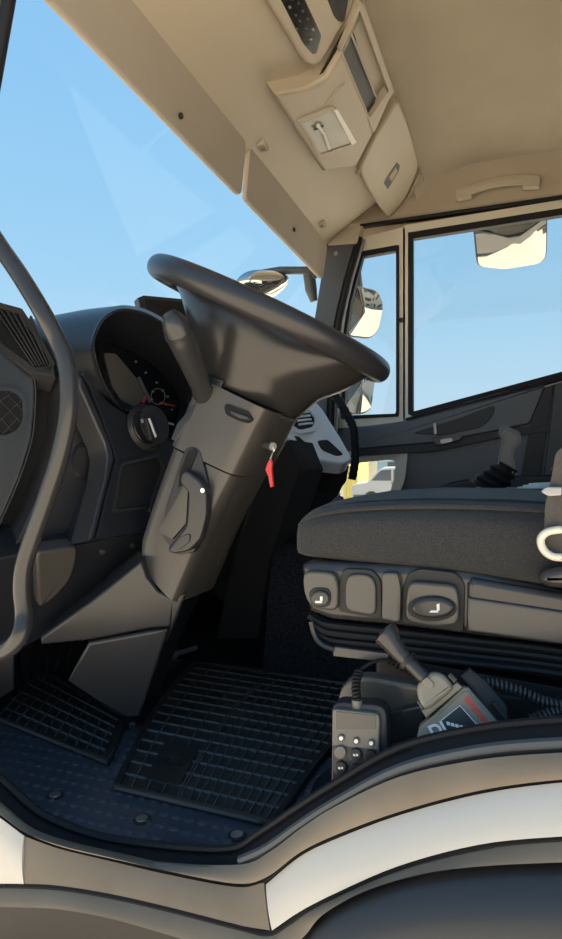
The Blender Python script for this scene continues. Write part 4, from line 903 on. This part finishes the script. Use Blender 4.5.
# suspension remote control
rc = empty('suspension_remote', atY(357, 790, 0.74), 'grey handheld remote control with round buttons and coiled cable', 'remote control')
RP = Plane(atY(357, 745, 0.722), (0.05, -1.0, 0.12))
panel('remote_body', [(331, 708), (337, 702), (380, 705), (387, 712), (389, 760), (380, 800), (331, 800)], RP, 0.03, 'remoted', rc, bevel=0.006, r=4, off=-0.004)
fc = panel('remote_face', [(332, 709), (378, 714), (380, 720), (378, 800), (331, 800)], RP, 0.012, 'remote', rc, bevel=0.003, r=4, off=0.004)
panel('remote_display', [(336, 712), (376, 716), (376, 730), (336, 730)], RP, 0.002, 'seatpl2', fc, bevel=0.0005, off=0.0045)
panel('key_field', [(332.5, 746), (377, 750), (377, 800), (332.5, 800)], RP, 0.002, 'remoted', fc, bevel=0.0003, off=0.0045)
for px, py in ((341, 739), (356, 742), (371, 744)):
    o = panel('indicator_button', ellpix(px, py, 3.6, 3.8, 18), RP, 0.003, 'seatpl2', fc, bevel=0.0008, off=0.0065)
    panel('indicator_lamp', ellpix(px, py, 2, 2.1, 12), RP, 0.002, 'whiteink', o, bevel=0, off=0.0072)
for px, py, g_ in ((340, 753, 0), (355.5, 755.5, 1), (370, 757, 0), (340.5, 768.5, 1), (355.5, 771, 1), (369, 770, 0), (339.5, 783.5, 1), (355, 786, 1)):
    o = panel('round_button', ellpix(px, py, 5.8, 6.2, 22), RP, 0.004, 'remote' if (px, py) == (340, 753) else 'black', fc, bevel=0.001, off=0.0085)
    panel('button_ring', ellpix(px, py, 6.5, 6.9, 22), RP, 0.003, 'seatpl2', o, bevel=0.0005, off=0.0055)
    if g_:
        panel('button_mark', [(px-2.4, py-1.2), (px-0.2, py-0.4), (px-0.2, py+1.6), (px-2.4, py+0.8)], RP, 0.001, 'whiteink', o, bevel=0, off=0.0092)
        panel('button_mark', [(px+0.4, py-1.2), (px+2.6, py-0.8), (px+2.6, py+1.4), (px+0.4, py+0.9)], RP, 0.001, 'whiteink', o, bevel=0, off=0.0092)
cb = atY(357, 705, 0.735)
tube('cable_gland', [atY(357, 709, 0.735), atY(357, 700, 0.735)], 0.0065, 'remote', rc, seg=14)
cp = catmull([atY(357, 702, 0.735), atY(356, 690, 0.738), atY(357, 678, 0.745), atY(362, 669, 0.755), atY(372, 663, 0.765), atY(384, 660, 0.775), atY(396, 662, 0.785)], 8)
coil(cp[:22], 0.0042, 9, 0.0019, 'coiled_cable', 'rubber', rc)
tube('cable_core', cp, 0.0022, 'rubber', rc, seg=6)
cp2 = catmull([atY(388, 658, 0.79), atY(398, 664, 0.79), atY(408, 669, 0.79), atY(420, 675, 0.795)], 6)
coil(cp2, 0.0052, 8, 0.0022, 'coiled_cable', 'rubber', rc)

# dark device with knob, connector and printed label
dv = empty('plug_device', atY(450, 735, 0.76), 'dark boxed plug device with black knob and red print wedged by the sill', 'device')
VP = Plane(atY(450, 715, 0.745), (0.10, -1.0, 0.30))
panel('case', [(463, 687), (469, 688), (500, 724), (505, 760), (412, 760), (419, 727), (432, 716)], VP, 0.04, 'box', dv, bevel=0.004)
ft = panel('case_face', [(464, 692), (468, 692), (496, 725), (500, 756), (424, 756), (424, 729), (436, 718)], VP, 0.003, 'box', dv, bevel=0.0008, off=0.002)
panel('label_patch', [(460, 706), (484, 734), (500, 756), (432, 756), (442, 722)], VP, 0.001, 'boxd', ft, bevel=0, off=0.0028)
bm = bmesh.new(); add_tube(bm, [VP(x, y, 0.0034) for x, y in ((441, 721), (460, 706), (484, 733))], 0.0006, 5); frombm('label_outline', bm, 'whiteink', ft)
xd = (VP(470, 700)-VP(440, 724)).normalized(); 
xd2 = (VP(462, 728)-VP(436, 742)).normalized()
yd2 = VP.n.cross(xd2)
yd2 = yd2 if yd2.z > 0 else -yd2
text('label_text', 'DI', VP(433, 739, 0.003), VP(452, 731)-VP(433, 739), yd2, 0.020, 'whiteink', ft, bold=0.0006)
for k in range(6):
    panel('label_mark', [(446+k*4.4, 722+k*1.2), (449.4+k*4.4, 722.4+k*1.2), (450.6+k*4.4, 726+k*1.2), (447+k*4.4, 725.6+k*1.2)], VP, 0.0006, 'whiteink', ft, bevel=0, off=0.0034)
for k in range(7):
    t = k/6; cx, cy = 467+19*t, 699+23*t
    panel('red_mark', [(cx-3.2, cy+0.5), (cx+0.6, cy-2.4), (cx+3.0, cy+0.4), (cx-0.6, cy+3.2)], VP, 0.0006, 'redink', ft, bevel=0, off=0.0034)
panel('connector_seat', [(421, 711), (457, 682), (463, 688), (426, 719)], VP, 0.035, 'box', dv, bevel=0.003, off=0.006)
cn = panel('connector', [(418, 700), (416, 688), (422, 678), (432, 672), (443, 674), (452, 684), (454, 690), (428, 711), (421, 708)], VP, 0.035, 'box', dv, bevel=0.006, off=0.012, r=3, segs=3)
panel('connector_tab', [(421, 682), (427, 677), (434, 684), (433, 689), (428, 690)], VP, 0.006, 'box', cn, bevel=0.001, off=0.0145, r=2)
panel('connector_clip', [(447, 676), (451, 673), (458, 680), (454, 684)], VP, 0.02, 'seatpl', dv, bevel=0.002, off=0.010)
panel('connector_clip', [(416, 702), (419, 700), (425, 707), (422, 711)], VP, 0.02, 'seatpl', dv, bevel=0.002, off=0.010)
kp = [(383, 632), (387, 636), (393, 645), (400, 654), (406, 660), (413, 667), (424, 678)]
kp3 = [VP(x, y, 0.01) for x, y in kp]
tube('knob', [kp3[0], kp3[0].lerp(kp3[1], .35), kp3[1], kp3[2], kp3[3], kp3[4]], [0.012, 0.0165, 0.0165, 0.0125, 0.0105, 0.0095], 'rail', dv, seg=20)
tube('knob_collar', [VP(406, 660, 0.01), VP(409, 663, 0.01)], 0.0125, 'black', dv, seg=20)
tube('knob_stem', [VP(408, 662, 0.01), VP(424, 678, 0.01)], 0.0085, 'rail', dv, seg=16)
panel('case_fin', [(492, 704), (494, 702), (507, 719), (506, 722)], VP, 0.03, 'black', dv, bevel=0.001, off=0.0)
pl_ = panel('black_case', [(470, 668), (486, 680), (508, 706), (512, 750), (500, 750), (470, 690), (458, 676)], VP, 0.03, 'black', dv, bevel=0.006, off=-0.012)
# coiled cable to the right
cc_ = empty('coiled_cord', atY(520, 700, 0.80), 'black coiled cord lying along the tray behind the device', 'cord')
coil(catmull([atY(482, 682, 0.79), atY(505, 687, 0.79), atY(525, 694, 0.79), atY(545, 703, 0.79), atY(575, 708, 0.79)], 8), 0.0056, 20, 0.0024, 'coil', 'rail', cc_)
coil(catmull([atY(532, 720, 0.785), atY(550, 714, 0.785), atY(575, 712, 0.785)], 8), 0.0056, 10, 0.0024, 'coil', 'rail', cc_)

# ------------------------------------------------------------------ mirrors outside
def mirror(name, lab, pix, pl, depth, arm, inset=1.6, hb='black'):
    e = empty(name, pl(*pix[0]), lab, 'mirror')
    pr = fillet(pix, 6)
    c = Vector((sum(p[0] for p in pr)/len(pr), sum(p[1] for p in pr)/len(pr)))
    prism('housing', [pl(x, y) for x, y in pr], pl.n*-depth, hb, e, bevel=0.012, allb=True)
    inn = [(c.x+(x-c.x)*(1-inset/24), c.y+(y-c.y)*(1-inset/24)) for x, y in pr]
    N_ = len(inn); bm = bmesh.new(); ctr = bm.verts.new(pl(c.x, c.y, 0.006+0.010))
    prev = None
    for f in (0.33, 0.66, 1.0):
        rg = [bm.verts.new(pl(c.x+(x-c.x)*f, c.y+(y-c.y)*f, 0.006+0.010*(1-f*f))) for x, y in inn]
        for i in range(N_):
            j = (i+1) % N_
            if prev is None: bm.faces.new((ctr, rg[i], rg[j]))
            else: bm.faces.new((prev[i], rg[i], rg[j], prev[j]))
        prev = rg
    frombm('mirror_glass', bm, 'mirror', e, angle=80)
    for a_ in arm: tube('arm', [Vector(p) for p in a_], 0.014, 'black', e, seg=10)
    return e
MP1 = Plane(atY(365, 312, 2.85), (0.72, -0.60, -0.24))
mirror('door_mirror', 'upper convex door mirror outside the small front pane', [(350, 290), (358, 286), (379, 291), (384.5, 306), (379, 332), (371, 340), (346, 337)], MP1, 0.05, [(atY(360, 288, 2.87), atY(358, 272, 2.86), atY(356, 255, 2.75), atY(350, 250, 2.64))])
MP2 = Plane(atY(360, 388, 2.84), (0.70, -0.66, -0.05))
mirror('door_mirror', 'lower flat door mirror half hidden behind the steering wheel', [(338, 352), (374, 348), (377, 372), (372, 410), (364, 415), (340, 416)], MP2, 0.05, [(atY(350, 412, 2.86), atY(344, 425, 2.75), atY(338, 430, 2.64))])
MP3 = Plane(atY(510, 243, 2.76), (0.10, -0.62, -0.78))
mirror('kerb_mirror', 'kerb view mirror hanging above the passenger window', [(473, 226), (477, 221), (545, 214), (548, 220), (547, 258), (541, 265), (504, 271), (477, 268)], MP3, 0.06, [(atY(490, 226, 2.80), Vector((0.0, 2.80, 2.80)), Vector((0.0, 2.74, 2.88)), Vector((0.0, 2.66, 2.90)))], inset=1.0)
fm = empty('front_mirror', atY(265, 284, 2.45), 'domed front view mirror on an arm ahead of the far pillar', 'mirror')
FP = Plane(atY(265, 284, 2.45), (0.5, -0.75, -0.45))
rows = []
outl = catmull([Vector((x, y, 0)) for x, y in ((236, 284), (242, 275), (254, 270.5), (272, 271), (285, 275), (289, 280), (284, 289), (272, 298), (258, 302), (243, 296))], 4, True)
c = Vector((263, 285, 0))
for f, dp in ((1.0, 0.0), (0.98, -0.02), (0.85, -0.06), (0.5, -0.09), (0.1, -0.10)):
    rows.append([FP(c.x+(p.x-c.x)*f, c.y+(p.y-c.y)*f, dp) for p in outl])
skin('housing', rows, 'cream', fm, closed=True, capends=False)
rows = [[FP(c.x+(p.x-c.x)*f, c.y+(p.y-c.y)*f, dp) for p in outl] for f, dp in ((1.0, 0.0), (0.93, 0.012), (0.7, 0.028), (0.35, 0.038), (0.02, 0.040))]
skin('mirror_glass', rows, 'mirror', fm, closed=True)
tube('arm', [atY(262, 274, 2.47), atY(280, 271, 2.48), atY(312, 271, 2.50), atY(316, 278, 2.52)], 0.017, 'pillar', fm, seg=12)
tube('clamp', [atY(309, 274, 2.52), atY(311, 290, 2.53), atY(314, 302, 2.54)], [0.026, 0.026, 0.016], 'pillar', fm, seg=12)

# ------------------------------------------------------------------ beyond the truck
vn = empty('parked_van', (-4.5, 26.9, 0), 'white van parked in the yard beyond the low door pane', 'van')
side = [(-6.5, 0.35), (-6.5, 0.85), (-6.3, 1.0), (-5.75, 1.08), (-5.25, 1.62), (-5.0, 1.72), (-2.2, 1.75), (-2.05, 1.6), (-2.0, 0.4)]
prism('van_body', [Vector((x, 26.0, z)) for x, z in fillet(side, 0.12, 3)], (0, 1.8, 0), 'truckw', vn, bevel=0.08, segs=3, allb=True)
for q in ([(-5.6, 1.12), (-5.2, 1.56), (-4.75, 1.6), (-4.75, 1.12)], [(-4.65, 1.12), (-4.65, 1.6), (-3.6, 1.62), (-3.6, 1.12)]):
    prism('side_window', [Vector((x, 25.985, z)) for x, z in q], (0, 0.03, 0), 'winb', vn, bevel=0.008)
prism('lower_trim', [Vector((x, 25.98, z)) for x, z in ((-6.4, 0.38), (-6.4, 0.5), (-2.05, 0.52), (-2.05, 0.4))], (0, 0.03, 0), 'winb', vn, bevel=0.005)
prism('door_gap', [Vector((x, 25.99, z)) for x, z in ((-4.72, 0.5), (-4.72, 1.12), (-4.69, 1.12), (-4.69, 0.5))], (0, 0.02, 0), 'black', vn)
for x in (-5.6, -2.9):
    t_ = disc('wheel', (x, 26.2, 0.33), (0, -1, 0), 0.33, 0.24, 'tyre', vn, bevel=0.04, seg=24)
    disc('hub_cap', (x, 25.96, 0.33), (0, -1, 0), 0.19, 0.02, 'steel', t_, bevel=0.006, seg=20)
hu = empty('site_hut', (-6, 35, 0), 'blue site hut standing behind the white van', 'hut')
box('hut_wall', -9.0, -3.0, 34, 37, 0.0, 2.7, 'truckblue', hu, bevel=0.03)
box('hut_door', -7.9, -7.0, 33.95, 34.0, 0.1, 2.1, 'wallw', hu, bevel=0.01)
box('hut_window', -6.4, -5.2, 33.95, 34.0, 1.1, 2.0, 'winb', hu, bevel=0.01)
yc = empty('site_container', (-9.5, 31, 0), 'yellow storage container standing ahead of the white van', 'container')
box('container_body', -11.8, -7.15, 30, 32.4, 0.0, 2.6, 'yellow', yc, bevel=0.03)
for k in range(12):
    box('side_rib', -11.7+k*0.38, -11.55+k*0.38, 29.96, 30.0, 0.15, 2.45, 'yellow', yc, bevel=0.01)
def building(loc, nx, nz, lab):
    e = empty('apartment_block', loc, lab, 'building'); x, y, z = loc
    W = nx*3.0; H = nz*3.0+1
    box('facade', x, x+10, y-W/2, y+W/2, 0, H, 'wallw', e, bevel=0)
    me = None
    for i in range(nx):
        for k in range(nz):
            yy = y-W/2+1.5+i*3.0; zz_ = 1.6+k*3.0
            if me is None:
                o = box('window', x-0.08, x+0.02, yy-0.75, yy+0.75, zz_-0.7, zz_+0.8, 'winb', e, bevel=0.0); me = o.data; base = (yy, zz_)
            else:
                o = bpy.data.objects.new('window', me); COL.objects.link(o); o.parent = e; o.matrix_parent_inverse = Matrix.Translation(-Vector(loc)); o.location = (0, yy-base[0], zz_-base[1])
building((34, 6, 0), 8, 4, 'pale apartment block far behind the truck, reflected in the door mirror')
